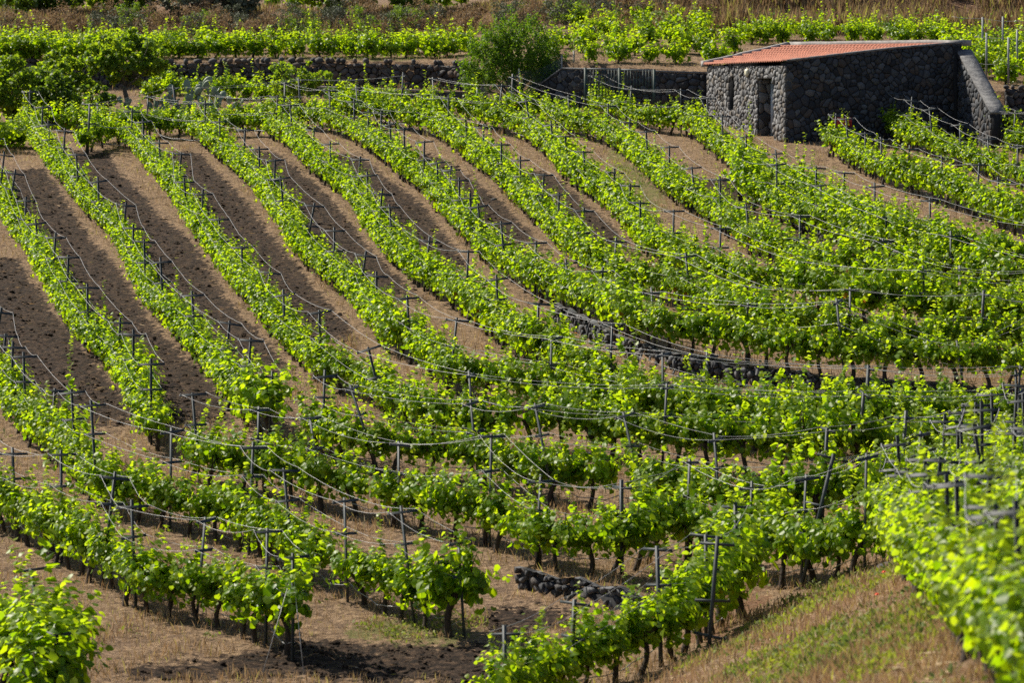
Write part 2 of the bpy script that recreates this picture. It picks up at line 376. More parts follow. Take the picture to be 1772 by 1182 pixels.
# ------------------------------------------------------------------ vine rows (canopy centre line traced in the photograph, laid out on the terrain)
ROWS = {
 'A': dict(p=[(-60, 838), (0, 860), (68, 894), (135, 931), (190, 960), (257, 1000), (305, 1004), (373, 1018), (440, 1042), (501, 1070), (520, 1078)], v=1.08, gaps=[(205, 226)], d='in the bottom left row ending at the guyed post', sp=2.1, s0=.72),
 'B': dict(p=[(-150, 400), (-110, 480), (-60, 560), (0, 638), (27, 686), (68, 730), (118, 767), (169, 820), (210, 840), (288, 852), (339, 869), (406, 886), (474, 919), (542, 955), (593, 978), (654, 990), (721, 1019), (785, 1035), (828, 1045)], v=1.08, gaps=[(568, 580)], d='in the long lower row ending beside the short stone wall', sp=2.6),
 'C': dict(p=[(-40, 262), (-15, 300), (5, 340), (20, 366), (61, 418), (95, 479), (129, 537), (169, 581), (203, 611), (234, 662), (257, 713), (271, 738)], v=.98, d='in the left row ending above the twin cross posts', sp=4.2),
 'C2': dict(p=[(335, 778), (366, 795), (430, 803), (474, 812), (542, 826), (606, 838), (681, 856), (728, 864), (779, 876), (853, 890), (921, 922), (975, 930), (1026, 936), (1094, 935), (1150, 915), (1215, 925), (1300, 945), (1370, 958), (1430, 948), (1490, 930), (1550, 905), (1610, 880)], v=1.0, gaps=[(640, 664), (812, 838), (893, 903), (936, 946)], d='in the patchy row above the short stone wall', sp=2.3),
 'D': dict(p=[(45, 205), (58, 217), (95, 271), (129, 305), (152, 339), (203, 385), (237, 452), (267, 503), (291, 528), (322, 565), (359, 603), (400, 657), (440, 702), (474, 728)], v=.98, gaps=[(289, 298)], d='in the row ending at the big dark bushy vine', sp=4.4),
 'D2': dict(p=[(542, 735), (596, 758), (640, 765), (680, 770), (760, 780), (840, 794), (911, 814), (992, 827), (1060, 833), (1145, 845), (1210, 858), (1290, 868), (1380, 872), (1460, 862), (1540, 840), (1640, 812), (1800, 790)], v=.98, gaps=[(940, 952), (1068, 1084)], d='in the row with slanted trunks and leaning cross posts', sp=2.3, lean=14, lr=(560, 1180)),
 'E': dict(p=[(142, 235), (180, 222), (220, 222), (257, 261), (288, 295), (315, 332), (345, 380), (383, 428), (406, 462), (444, 502), (471, 537), (501, 570), (538, 603), (576, 630), (623, 644), (660, 668), (688, 692), (730, 708), (776, 724), (860, 732), (925, 728), (1000, 738), (1100, 754), (1190, 764), (1290, 772), (1400, 778), (1500, 776), (1640, 752), (1800, 745)], v=1.0, d='in the third row from the upper left corner', sp=4.4, lean=10, lr=(600, 1000)),
 'F': dict(p=[(230, 205), (300, 207), (339, 212), (372, 237), (413, 271), (450, 305), (474, 339), (508, 390), (542, 432), (589, 469), (616, 492), (644, 526), (674, 567), (721, 587), (755, 614), (789, 638), (840, 650), (891, 662), (960, 674), (1030, 692), (1100, 704), (1200, 718), (1300, 730), (1400, 734), (1500, 735), (1640, 722), (1800, 722)], v=1.0, d='in the fourth row from the upper left corner', sp=4.4),
 'G': dict(p=[(340, 200), (400, 204), (457, 203), (508, 230), (542, 267), (572, 291), (606, 316), (630, 349), (662, 397), (698, 435), (732, 462), (776, 489), (813, 512), (850, 540), (884, 568), (930, 594), (985, 614), (1035, 636), (1090, 658), (1150, 672), (1223, 690), (1290, 702), (1358, 708), (1511, 710), (1612, 716), (1800, 722)], v=1.0, d='in the row passing just below the mid stone wall', sp=4.2),
 'H': dict(p=[(470, 186), (540, 192), (600, 207), (647, 237), (684, 261), (704, 281), (735, 301), (755, 325), (776, 349), (815, 389), (835, 412), (867, 435), (908, 462), (965, 492), (1009, 508), (1060, 528), (1094, 550), (1150, 568), (1206, 582), (1260, 589), (1314, 602), (1375, 608), (1443, 612), (1511, 618), (1612, 618), (1714, 622), (1850, 624)], v=1.0, gaps=[(822, 832)], d='in the row along the top of the mid stone wall', sp=3.0, lean=9, lr=(1380, 1850)),
 'I': dict(p=[(600, 182), (680, 190), (749, 205), (789, 230), (823, 257), (857, 281), (887, 312), (914, 339), (945, 366), (980, 403), (1023, 440), (1060, 460), (1111, 474), (1162, 491), (1206, 509), (1274, 533), (1341, 556), (1409, 566), (1511, 578), (1646, 582), (1850, 585)], v=1.0, d='in the seventh row from the upper left corner', sp=4.0),
 'J': dict(p=[(730, 176), (816, 184), (857, 197), (908, 211), (935, 230), (969, 257), (982, 281), (1016, 305), (1053, 330), (1087, 362), (1114, 398), (1162, 428), (1233, 456), (1284, 476), (1362, 492), (1420, 506), (1477, 518), (1578, 530), (1680, 541), (1850, 545)], v=1.0, d='in the eighth row from the upper left corner', sp=4.2),
 'K': dict(p=[(860, 178), (942, 184), (992, 203), (1043, 217), (1077, 237), (1118, 271), (1155, 305), (1185, 326), (1216, 342), (1260, 372), (1301, 401), (1351, 425), (1409, 447), (1460, 460), (1511, 470), (1578, 494), (1680, 513), (1850, 522)], v=1.0, d='in the row below the upper stone wall', sp=4.2),
 'L': dict(p=[(1020, 163), (1077, 184), (1128, 196), (1179, 203), (1206, 212), (1240, 240), (1275, 265), (1310, 285), (1341, 300), (1392, 324), (1443, 348), (1511, 376), (1600, 402), (1680, 425), (1850, 460)], v=1.0, d='in the row passing the hut door', sp=4.0),
 'L2': dict(p=[(1275, 302), (1330, 335), (1400, 366), (1470, 396), (1550, 425), (1640, 454), (1740, 478), (1850, 500)], v=1.05, d='in the row on the upper stone wall', sp=4.2),
 'Q': dict(p=[(1435, 232), (1460, 246), (1511, 274), (1551, 291), (1592, 305), (1646, 322), (1697, 342), (1772, 374), (1850, 400)], v=1.05, d='in the short row beside the dark hut wall', sp=2.6),
 'S': dict(p=[(1535, 205), (1578, 226), (1629, 246), (1680, 263), (1731, 280), (1800, 302)], v=1.0, d='in the short row under the sloping buttress', sp=2.6),
 'S2': dict(p=[(1700, 214), (1740, 226), (1800, 244)], v=.95, d='in the row end against the right wall', sp=2.6),
 'P': dict(p=[(850, 1200), (930, 1160), (1030, 1118), (1120, 1088), (1175, 1060), (1225, 1030), (1265, 1000), (1310, 985)], v=1.2, d='in the climbing row at the lower edge', sp=2.2),
 'N': dict(p=[(1545, 885), (1580, 915), (1618, 952), (1665, 995), (1712, 1035), (1762, 1075), (1830, 1130)], v=1.15, d='in the near row down the right slope', sp=3.0),
 'N2': dict(p=[(1625, 838), (1665, 850), (1710, 862), (1770, 880), (1850, 905)], v=1.0, d='in the second row on the right slope', sp=3.0),
 'T': dict(p=[(150, 216), (240, 205), (330, 197), (420, 191), (520, 186), (620, 181), (720, 177)], v=1.0, d='in the head row below the prickly pears', sp=4.5),
 'Z': dict(p=[(-40, 1085), (10, 1095), (52, 1108), (85, 1130), (95, 1165), (60, 1185)], v=1.58, s0=.42, d='in the bottom left corner', sp=9),
}
def smooth_path(q, ds=0.12):
    q = np.asarray(q, float)
    q = np.vstack([2 * q[0] - q[1], q, 2 * q[-1] - q[-2]]); out = []
    for i in range(1, len(q) - 2):
        p0, p1, p2, p3 = q[i - 1:i + 3]; t = np.linspace(0, 1, 24, endpoint=False)[:, None]
        out.append(.5 * (2 * p1 + (p2 - p0) * t + (2 * p0 - 5 * p1 + 4 * p2 - p3) * t ** 2 + (3 * p1 - p0 - 3 * p2 + p3) * t ** 3))
    out = np.concatenate(out + [q[-2:-1]])
    for _ in range(3):
        k = np.ones(9) / 9; pad = np.vstack([out[:1].repeat(4, 0), out, out[-1:].repeat(4, 0)])
        out = np.stack([np.convolve(pad[:, c], k, 'valid') for c in range(2)], 1)
    s = np.concatenate([[0], np.cumsum(np.linalg.norm(np.diff(out, axis=0), axis=1))])
    ss = np.arange(0, s[-1], ds)
    return np.stack([np.interp(ss, s, out[:, c]) for c in range(2)], 1)
HOT = [(465, 715, 40, 1.5), (832, 1040, 50, 1.9), (1480, 900, 130, 1.35), (1150, 905, 55, 1.6), (1340, 950, 130, 1.4), (1400, 860, 170, 1.3), (1300, 660, 420, 1.14), (500, 1068, 45, 1.35), (1040, 940, 70, 1.15), (1290, 310, 40, 1.3), (1600, 430, 220, 1.15), (640, 930, 600, 1.05)]
vines = []
for key, r in ROWS.items():
    q = [ground(px, py, 0.68 * r['v'])[:2] for px, py in r['p']]
    r['path'] = smooth_path(q)
    P = r['path']; sp = r.get('s0', 0.80)
    step = sp / 0.12; i = rng.uniform(0, step * .5)
    while i < len(P) - 2:
        j = int(i); x, y = P[j]; d = P[min(j + 4, len(P) - 1)] - P[max(j - 4, 0)]
        z = float(H(x, y)); px, py, f = project(x, y, z + .7)
        i += step * rng.uniform(.85, 1.15)
        if any(a < px < b_ for a, b_ in r.get('gaps', [])): continue
        g = 0.5 * vnoise(x / 3.1 + 9, y / 3.1, 5) + .5 * vnoise(x / 1.1, y / 1.1, 6)
        vig = r['v'] * (0.90 + 0.48 * float(g)) * max([1] + [1 + (m_ - 1) * max(0, 1.0 - ((px - hx) ** 2 + (py - hy) ** 2) / hr ** 2) ** .5 for hx, hy, hr, m_ in (HOT if key[0] not in 'NZ' else [])]) * (1 - .20 * float((1 - sstep(560, 1000, px)) * (1 - sstep(560, 740, py)))) * (1 - .15 * float(sstep(800, 1000, px) * (1 - sstep(400, 560, py)))) * (.93 if key in 'AB' else 1) * (.80 if key == 'G' and 950 < px < 1340 else 1)
        vines.append(dict(row=key, x=x, y=y, z=z, yaw=math.atan2(d[1], d[0]) + (math.pi if rng.random() < .5 else 0), v=vig, px=float(px), py=float(py), f=float(f)))
# individually built vines: the ones that show largest
def inview(v_): return -20 < v_['px'] < 1792 and -20 < v_['py'] < 1215
cand = sorted([v_ for v_ in vines if inview(v_)], key=lambda v_: v_['f'] / v_['v'] ** .5)
for v_ in cand[:296]: v_['solo'] = True
ROWADJ = {}
for v_ in vines:
    if not v_.get('solo'): continue
    r = ROWS[v_['row']]
    e = empty('grapevine', (v_['x'], v_['y'], v_['z']), v_['yaw'])
    e.scale = (1.0 * (v_['v'] ** .5), 1.0 * v_['v'], v_['v'])
    v_['obj'] = e
    mobj('trunk', VTM[rng.integers(len(VTM))], e); mobj('foliage', VFM[rng.integers(len(VFM))], e)
    tag(e, 'leafy grapevine with dark trunk ' + r['d'], 'grapevine', 'grapevines ' + r['d'])
sv, sf4, st_, mi = [], [], [], []; off = 0
for v_ in vines:
    if v_.get('solo'): continue
    V, F, T = VF_LO[rng.integers(len(VF_LO))]; tm = VT_LO[rng.integers(len(VT_LO))]
    c_, s_ = math.cos(v_['yaw']), math.sin(v_['yaw'])
    A = np.array([[c_, -s_, 0], [s_, c_, 0], [0, 0, 1]]); sc_ = np.array([v_['v'] ** .5, v_['v'], v_['v']])
    o = np.array([v_['x'], v_['y'], v_['z']])
    sv.append((V * sc_) @ A.T + o); sf4.append(F + off); st_.append(T); mi.append(np.zeros(len(F))); off += len(V)
    tv = np.concatenate(tm.v); tf = np.concatenate([f for f in tm.f if f.shape[1] == 4])
    sv.append((tv * sc_) @ A.T + o); sf4.append(tf + off); st_.append(np.zeros((len(tv), 3))); mi.append(np.ones(len(tf))); off += len(tv)
me = mesh_np('distant_grapevines', np.concatenate(sv), [np.concatenate(sf4)], [M['vine_leaf'], M['bark']], np.concatenate(st_), np.concatenate(mi))
tag(mobj('distant_grapevines', me), 'rows of smaller looking green grapevines curving away up the field', 'grapevines', None, 'stuff')
print('vines', len(vines), 'solo', sum(1 for v_ in vines if v_.get('solo')), 'cut f', cand[min(295, len(cand) - 1)]['f'])

# ------------------------------------------------------------------ ground sheet
gx = np.concatenate([[-3000, -1500, -700, -300, -140, -80, -50, -36, -29], np.arange(-25, 27, 0.21), [29, 36, 50, 80, 140, 300, 700, 1500, 3000]])
gy = np.concatenate([[-3000, -1500, -700, -300, -120, -50, 0, 20, 34], np.arange(42, 150, 0.24), np.arange(150, 202, 0.2), [206, 215, 230, 260, 320, 420, 600, 1000, 2000, 4000]])
X, Y = np.meshgrid(gx, gy); Z = H(X, Y)
near = (np.abs(X) < 26) & (Y > 41) & (Y < 202)
PX, PY, _ = project(X, Y, Z)
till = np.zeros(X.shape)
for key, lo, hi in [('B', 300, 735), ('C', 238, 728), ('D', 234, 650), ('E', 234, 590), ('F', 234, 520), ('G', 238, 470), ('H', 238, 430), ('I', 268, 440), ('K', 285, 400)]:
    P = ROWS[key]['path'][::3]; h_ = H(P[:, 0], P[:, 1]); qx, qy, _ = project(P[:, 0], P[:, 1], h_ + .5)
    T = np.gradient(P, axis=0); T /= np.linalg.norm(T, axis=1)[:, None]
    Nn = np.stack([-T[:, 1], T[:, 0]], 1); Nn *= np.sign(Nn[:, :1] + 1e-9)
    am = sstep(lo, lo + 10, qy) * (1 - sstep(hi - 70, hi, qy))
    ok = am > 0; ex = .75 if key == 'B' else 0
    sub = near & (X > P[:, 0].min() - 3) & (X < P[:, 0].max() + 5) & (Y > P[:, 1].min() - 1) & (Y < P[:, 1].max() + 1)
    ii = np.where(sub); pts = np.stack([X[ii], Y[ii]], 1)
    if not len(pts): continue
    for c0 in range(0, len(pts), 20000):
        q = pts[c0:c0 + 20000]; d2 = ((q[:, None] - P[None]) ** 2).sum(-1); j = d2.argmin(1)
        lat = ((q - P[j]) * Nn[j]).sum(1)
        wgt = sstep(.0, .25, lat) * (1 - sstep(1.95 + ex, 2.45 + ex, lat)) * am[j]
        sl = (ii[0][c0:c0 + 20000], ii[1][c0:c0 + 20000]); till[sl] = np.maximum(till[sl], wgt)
def blob(x, y, cx, cy, rx, ry):
    x = x + (fbm(x / 1.2, y / 2.0, 3, 61) - .5) * rx * 1.6; y = y + (fbm(x / 1.2, y / 2.0, 3, 67) - .5) * ry * 1.6
    return np.clip(1.25 - ((x - cx) / rx) ** 2 - ((y - cy) / ry) ** 2, 0, 1)
def gblob(px, py, rx, ry):
    c = ground(px, py); return blob(X, Y, c[0], c[1], rx, ry)
for a in [(650, 1155, 3.2, 1.7), (930, 1075, 1.0, 1.6), (800, 1170, 1.6, 1.0), (1270, 330, 1.2, 5), (1440, 395, 1.5, 2.5), (320, 1160, .9, .7), (560, 1120, .8, 1.0)]:  # dark soil patches; the one beside row B's end bush includes its cast shadow
    till = np.maximum(till, gblob(*a))
mm_ = 0.472 * X - 0.213 * Y + 14.7
green = sstep(-.1, .7, mm_) * (Y < 92) * (Y > 30) * np.clip(fbm(X / 1.1, Y / 2.4, 4, 71) * 3.8 - 1.9, 0, .9)
for a in [(1440, 1130, 2.0, 5.0), (1320, 1150, 1.0, 4), (1080, 300, .7, 9), (1120, 340, .6, 7), (720, 1090, 1.4, 1.2), (1580, 1080, .9, 4), (1400, 1060, 1.4, 3.0), (380, 160, 3, 2), (600, 100, 7, 1)]:
    green = np.maximum(green, gblob(*a) * .75)
brown = sstep(-.1, .7, mm_) * (Y < 92) * (Y > 30) * np.clip(fbm(X / .9, Y / 2.0, 4, 81) * 3.2 - 1.2, 0, .95)
for a in [(1580, 1000, .7, 3.0), (1250, 1060, .8, 4.0), (1500, 1150, 1.2, 1.2)]: brown = np.maximum(brown, gblob(*a) * .8)
bk = sstep(0, 2, Y - 176) * (Y < 190); brown = np.maximum(brown, bk * .5)
Z = Z + near * ((fbm(X * 1.7, Y * 1.7, 3, 11) - .5) * .07 + (fbm(X * 6, Y * 6, 2, 21) - .5) * (.03 + .08 * till)) - .05 * till
V = np.stack([X, Y, Z], -1).reshape(-1, 3); ny, nx = X.shape
ii = np.arange((ny - 1) * nx).reshape(ny - 1, nx)[:, :-1]
F = np.stack([ii, ii + 1, ii + nx + 1, ii + nx], -1).reshape(-1, 4)
me = mesh_np('ground', V, [F], M['soil'], smooth=True)
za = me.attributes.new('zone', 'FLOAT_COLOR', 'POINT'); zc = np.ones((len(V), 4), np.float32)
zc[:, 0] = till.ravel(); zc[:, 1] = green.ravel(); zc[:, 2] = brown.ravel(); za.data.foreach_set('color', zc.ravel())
tag(mobj('ground', me), 'brown tilled soil strips and dry grass of the sloping vineyard', 'ground', None, 'structure')
def sample(A, x, y):
    j = np.clip(np.searchsorted(gx, x) - 1, 0, nx - 2); i = np.clip(np.searchsorted(gy, y) - 1, 0, ny - 2)
    return A[i, j]
def scatter(n, y0=44, y1=186):
    y = np.exp(rng.uniform(math.log(y0), math.log(y1), n)); x = y * rng.uniform(-.133, .133, n)
    return x, y
BLADE = dict(V=np.array([(-.022, 0, 0), (.022, 0, 0), (.014, .6, -.05), (0, 1.0, -.2)]), F=np.array([[0, 1, 2], [0, 2, 3]]))
# dry grass: standing and fallen blades
x, y = scatter(560000); z = sample(Z, x, y); tl = sample(till, x, y); cl = vnoise(x * .9, y * .9, 31) * .6 + vnoise(x * 4, y * 4, 32) * .5
keep = (rng.uniform(0, 1, len(x)) < np.where(tl > .4, .10, np.clip(cl * 1.8 - .35, .1, 1))) & (sample(green, x, y) < .9)
x, y, z, tl = x[keep], y[keep], z[keep], tl[keep]; n_ = len(x)
fl = (rng.uniform(0, 1, n_) < .35) | (tl > .4)
D = np.where(fl[:, None], np.stack([rnd(n_), rnd(n_), rnd(n_) * .12 + .06], 1), np.stack([rnd(n_) * .55, rnd(n_) * .55, np.ones(n_)], 1))
Nn = np.where(fl[:, None], np.stack([rnd(n_) * .3, rnd(n_) * .3, np.ones(n_)], 1), np.stack([rnd(n_), rnd(n_), rnd(n_) * .2], 1))
S = np.where(fl, rng.uniform(.08, .34, n_), rng.uniform(.07, .26, n_) * (.35 + 1.2 * vnoise(x / .6, y / .8, 33)))
V_, F_, k_ = leaves(np.stack([x, y, z - .01], 1), Nn, D, S, BLADE)
T_ = np.stack([rng.uniform(0, 1, n_), (rng.uniform(0, 1, n_) > .8) * rng.uniform(0, 1, n_), np.zeros(n_)], 1)
tag(mobj('dry_grass', mesh_np('dry_grass', V_, [F_], M['straw'], np.repeat(T_, k_, 0))), 'dry straw coloured grass and litter between the vine rows', 'dry grass', None, 'stuff')
# clods on the tilled strips
ico = np.array([(0, 0, 1), (.89, 0, .45), (.28, .85, .45), (-.72, .53, .45), (-.72, -.53, .45), (.28, -.85, .45), (.72, .53, -.45), (-.28, .85, -.45), (-.89, 0, -.45), (-.28, -.85, -.45), (.72, -.53, -.45), (0, 0, -1)])
icf = np.array([(0, 1, 2), (0, 2, 3), (0, 3, 4), (0, 4, 5), (0, 5, 1), (1, 6, 2), (2, 7, 3), (3, 8, 4), (4, 9, 5), (5, 10, 1), (6, 7, 2), (7, 8, 3), (8, 9, 4), (9, 10, 5), (10, 6, 1), (11, 7, 6), (11, 8, 7), (11, 9, 8), (11, 10, 9), (11, 6, 10)])
x, y = scatter(110000, 60, 160); keep = sample(till, x, y) > .3; x, y = x[keep], y[keep]; n_ = len(x)
S = rng.uniform(.015, .055, n_) * np.where(rng.uniform(0, 1, n_) > .94, 1.8, 1)
V_ = ico[None] * (S[:, None, None] * rng.uniform(.6, 1.3, (n_, 12, 1))) * np.array([1, 1, .7]) + np.stack([x, y, sample(Z, x, y)], 1)[:, None]
F_ = icf[None] + (np.arange(n_) * 12)[:, None, None]
tag(mobj('soil_clods', mesh_np('soil_clods', V_.reshape(-1, 3), [F_.reshape(-1, 3)], M['soil'])), 'dark crumbly soil clods on the tilled strips', 'clods', None, 'stuff')
me = bpy.data.meshes['soil_clods']; za = me.attributes.new('zone', 'FLOAT_COLOR', 'POINT'); q = np.zeros((n_ * 12, 4), np.float32); q[:, 0] = 1; za.data.foreach_set('color', q.ravel())
# green weeds
x, y = scatter(26000); g = sample(green, x, y); p_ = np.clip(g * 1.9 - .45, 0, 1) + .03 * (vnoise(x / 1.5, y / 3, 41) > .62) * (sample(till, x, y) < .5)
keep = rng.uniform(0, 1, len(x)) < p_; x, y = x[keep], y[keep]
x = np.repeat(x, 12) + rng.normal(0, .10, len(x) * 12); y = np.repeat(y, 12) + rng.normal(0, .12, len(y) * 12); n_ = len(x)
V_, F_, k_ = leaves(np.stack([x, y, H(x, y) + rng.uniform(0, .12, n_)], 1), np.stack([rnd(n_), rnd(n_), rnd(n_) * .5 + .4], 1), np.stack([rnd(n_), rnd(n_), rnd(n_, .2, 1.2)], 1), rng.uniform(.04, .12, n_), LEAFN)
T_ = np.stack([rng.uniform(0, 1, n_), np.clip(vnoise(x / 1.2, y / 1.5, 44) * 1.6 - .4, 0, 1), np.zeros(n_)], 1)
tag(mobj('green_weeds', mesh_np('green_weeds', V_, [F_], M['weed'], np.repeat(T_, k_, 0))), 'low green and yellow weeds on the open slope', 'weeds', None, 'stuff')

# ------------------------------------------------------------------ trellis posts and wires
def angle_bar(mb, a, b, w=.045, t=.008, side=(1, 0, 0)):
    a = np.array(a, float); b = np.array(b, float); T = b - a; ln = np.linalg.norm(T); T /= ln
    S = np.array(side, float); S -= T * (S @ T); S /= np.linalg.norm(S); W = np.cross(T, S)
    q = [(-w / 2, -w / 2), (w / 2, -w / 2), (w / 2, -w / 2 + t), (-w / 2 + t, -w / 2 + t), (-w / 2 + t, w / 2), (-w / 2, w / 2)]
    V = [p + S * u + W * v_ for p in (a, b) for u, v_ in q]
    mb.add(V, [np.array([[i, (i + 1) % 6, 6 + (i + 1) % 6, 6 + i] for i in range(6)]), np.array([5, 4, 3, 2, 1, 0]), np.array([6, 7, 8, 9, 10, 11])])
HP = 1.84
mb = MB(); angle_bar(mb, (0, 0, -.25), (0, 0, HP), .058, .016); STK = mb.mesh('stake', M['post'])
def armmesh(w):
    mb = MB(); angle_bar(mb, (0.031, -w / 2, 0), (0.031, w / 2, 0), .048, .014, (0, 0, 1))
    for s_ in (-1, 1): mb.tube([(0.031, s_ * w * .46, -.02), (0.031, s_ * w * .46, .05)], .008, 5)
    return mb.mesh('cross_arm', M['post'])
ARM1, ARM2 = armmesh(.62), armmesh(.50)
npost = 0
for key, r in ROWS.items():
    P = r['path']; n_ = len(P); step = r['sp'] / .12
    idx = []; i = 3 if key not in ('Z',) else n_ - 6
    while i < n_ - 2:
        idx.append(int(i)); i += step * rng.uniform(.82, 1.18)
    if key != 'Z' and n_ - 3 - idx[-1] > step * .4: idx.append(n_ - 3)
    ends = {(-1, 1): [], (1, 1): [], (-1, 2): [], (1, 2): []}; hose = []
    for c_, j in enumerate(idx):
        x, y = P[j]; z = float(H(x, y)); d = P[min(j + 5, n_ - 1)] - P[max(j - 5, 0)]; yaw = math.atan2(d[1], d[0])
        px, py, f = project(x, y, z + 1); lean = rng.normal(0, 3.0); pl = rng.normal(0, 3.5)
        hs = rng.uniform(.86, 1.10) * (1 - .10 * float(1 - sstep(480, 640, py)) + .13 * float(sstep(680, 800, py)))
        if 'lean' in r and r['lr'][0] < px < r['lr'][1]: pl += r['lean'] * rng.uniform(.6, 1.3)
        # orientation: local x along the row; then a lean of the top along world -x
        Mx = Matrix.Translation((x, y, z)) @ Matrix.Rotation(-R(pl), 4, 'Y') @ Matrix.Rotation(R(lean), 4, 'X') @ Matrix.Rotation(yaw, 4, 'Z')
        h1, h2 = HP * hs - rng.uniform(.03, .16), HP * hs - rng.uniform(.62, .74)
        if -25 < px < 1797 and -60 < py < 1300:
            e = empty('trellis_post', (0, 0, 0)); e.matrix_world = Mx; npost += 1
            s_ = mobj('stake', STK, e); s_.scale = (1, 1, hs)
            a1 = mobj('cross_arm', ARM1, e, (0, 0, h1)); a2 = mobj('cross_arm', ARM2, e, (0, 0, h2))
            a1.rotation_euler = (R(rng.normal(0, 3)), 0, R(rng.normal(0, 4))); a2.rotation_euler = (R(rng.normal(0, 3)), 0, R(rng.normal(0, 4)))
            lb = 'cross armed metal post '
            if 'lean' in r and abs(pl) > 7: lb = 'leaning cross armed post '
            if key == 'A' and c_ == len(idx) - 1: lb = 'guyed cross armed end post '
            tag(e, lb + r['d'], 'trellis post', 'trellis posts ' + r['d'])
        for s_ in (-1, 1):
            ends[(s_, 1)].append(Mx @ Vector((0, s_ * .29, h1 + .035))); ends[(s_, 2)].append(Mx @ Vector((0, s_ * .235, h2 + .035)))
        hose.append(Mx @ Vector((0, .06, .36)))
    if len(idx) < 2: continue
    def run(pts, sag, jit, seg):
        out = []
        for a, b_ in zip(pts[:-1], pts[1:]):
            a = np.array(a); b_ = np.array(b_); sg = sag * rng.uniform(.5, 1.8)
            for q in np.linspace(0, 1, seg, endpoint=False):
                out.append(a + (b_ - a) * q - np.array([0, 0, sg * 4 * q * (1 - q)]) + (rng.normal(0, jit, 3) if q > 0 else 0))
        out.append(np.array(pts[-1])); return np.array(out)
    for (s_, lv), pts in ends.items():
        mb = MB(); mb.tube(run(pts, .075, .003, 9), .0045 if lv == 1 else .0036, 4)
        o = mb.build('trellis_wire', M['wire'], smooth=True)
        tag(o, 'pale sagging %s wire ' % ('upper' if lv == 1 else 'lower') + r['d'], 'wire', 'trellis wires ' + r['d'])
    mb = MB(); mb.tube(run(hose, .13, .03, 7), .010, 5)
    tag(mb.build('irrigation_hose', M['hose'], smooth=True), 'drooping hose low along trunks ' + r['d'], 'hose', 'irrigation hoses')
for bx0, by0, tx0, ty0, arms, lb in [(1385, 1022, 1443, 786, (.97, .62, .40), 'tall post leaning strongly right, three cross arms, above the slope'), (1226, 1132, 1242, 928, (.93, .45, .15), 'upright three armed post at the foot of the grassy slope'), (1628, 905, 1598, 780, (.97, .5), 'near blurred post among leaves, upper one on the right slope'), (1668, 940, 1648, 860, (.95, .45), 'short near post leaning left on the right slope'), (84, 1172, 53, 984, (.985, .5), 'post rising from the leafy bush in the bottom left corner'), (1735, 1010, 1712, 890, (.9, .4), 'near blurred post in the leaves at the right edge')]:
    b0 = ground(bx0, by0); t0 = at(tx0, ty0, b0[1]); dv = Vector(t0 - b0); e = empty('trellis_post', tuple(b0)); e.rotation_mode = 'QUATERNION'
    e.rotation_quaternion = Vector((0, 0, 1)).rotation_difference(dv); s_ = mobj('stake', STK, e); s_.scale = (1.15, 1.15, dv.length / HP)
    for k in arms:
        a1 = mobj('cross_arm', ARM1, e, (0, -.02, dv.length * k)); a1.rotation_euler = (R(rng.normal(0, 4)), 0, R(90 + rng.normal(0, 10)))
    tag(e, lb, 'trellis post')
print('posts', npost)
# guy wires of the end post of row A
x, y = ROWS['A']['path'][-3]; z = float(H(x, y))
for dx, dy in ((.25, -1.1), (-.5, -.9)):
    mb = MB(); mb.tube([(x, y, z + 1.6), (x + dx, y + dy, float(H(x + dx, y + dy)) - .05)], .007, 4)
    tag(mb.build('guy_wire', M['wire']), 'taut guy wire from the bottom left end post down to the soil', 'wire', 'guy wires of the bottom left end post')

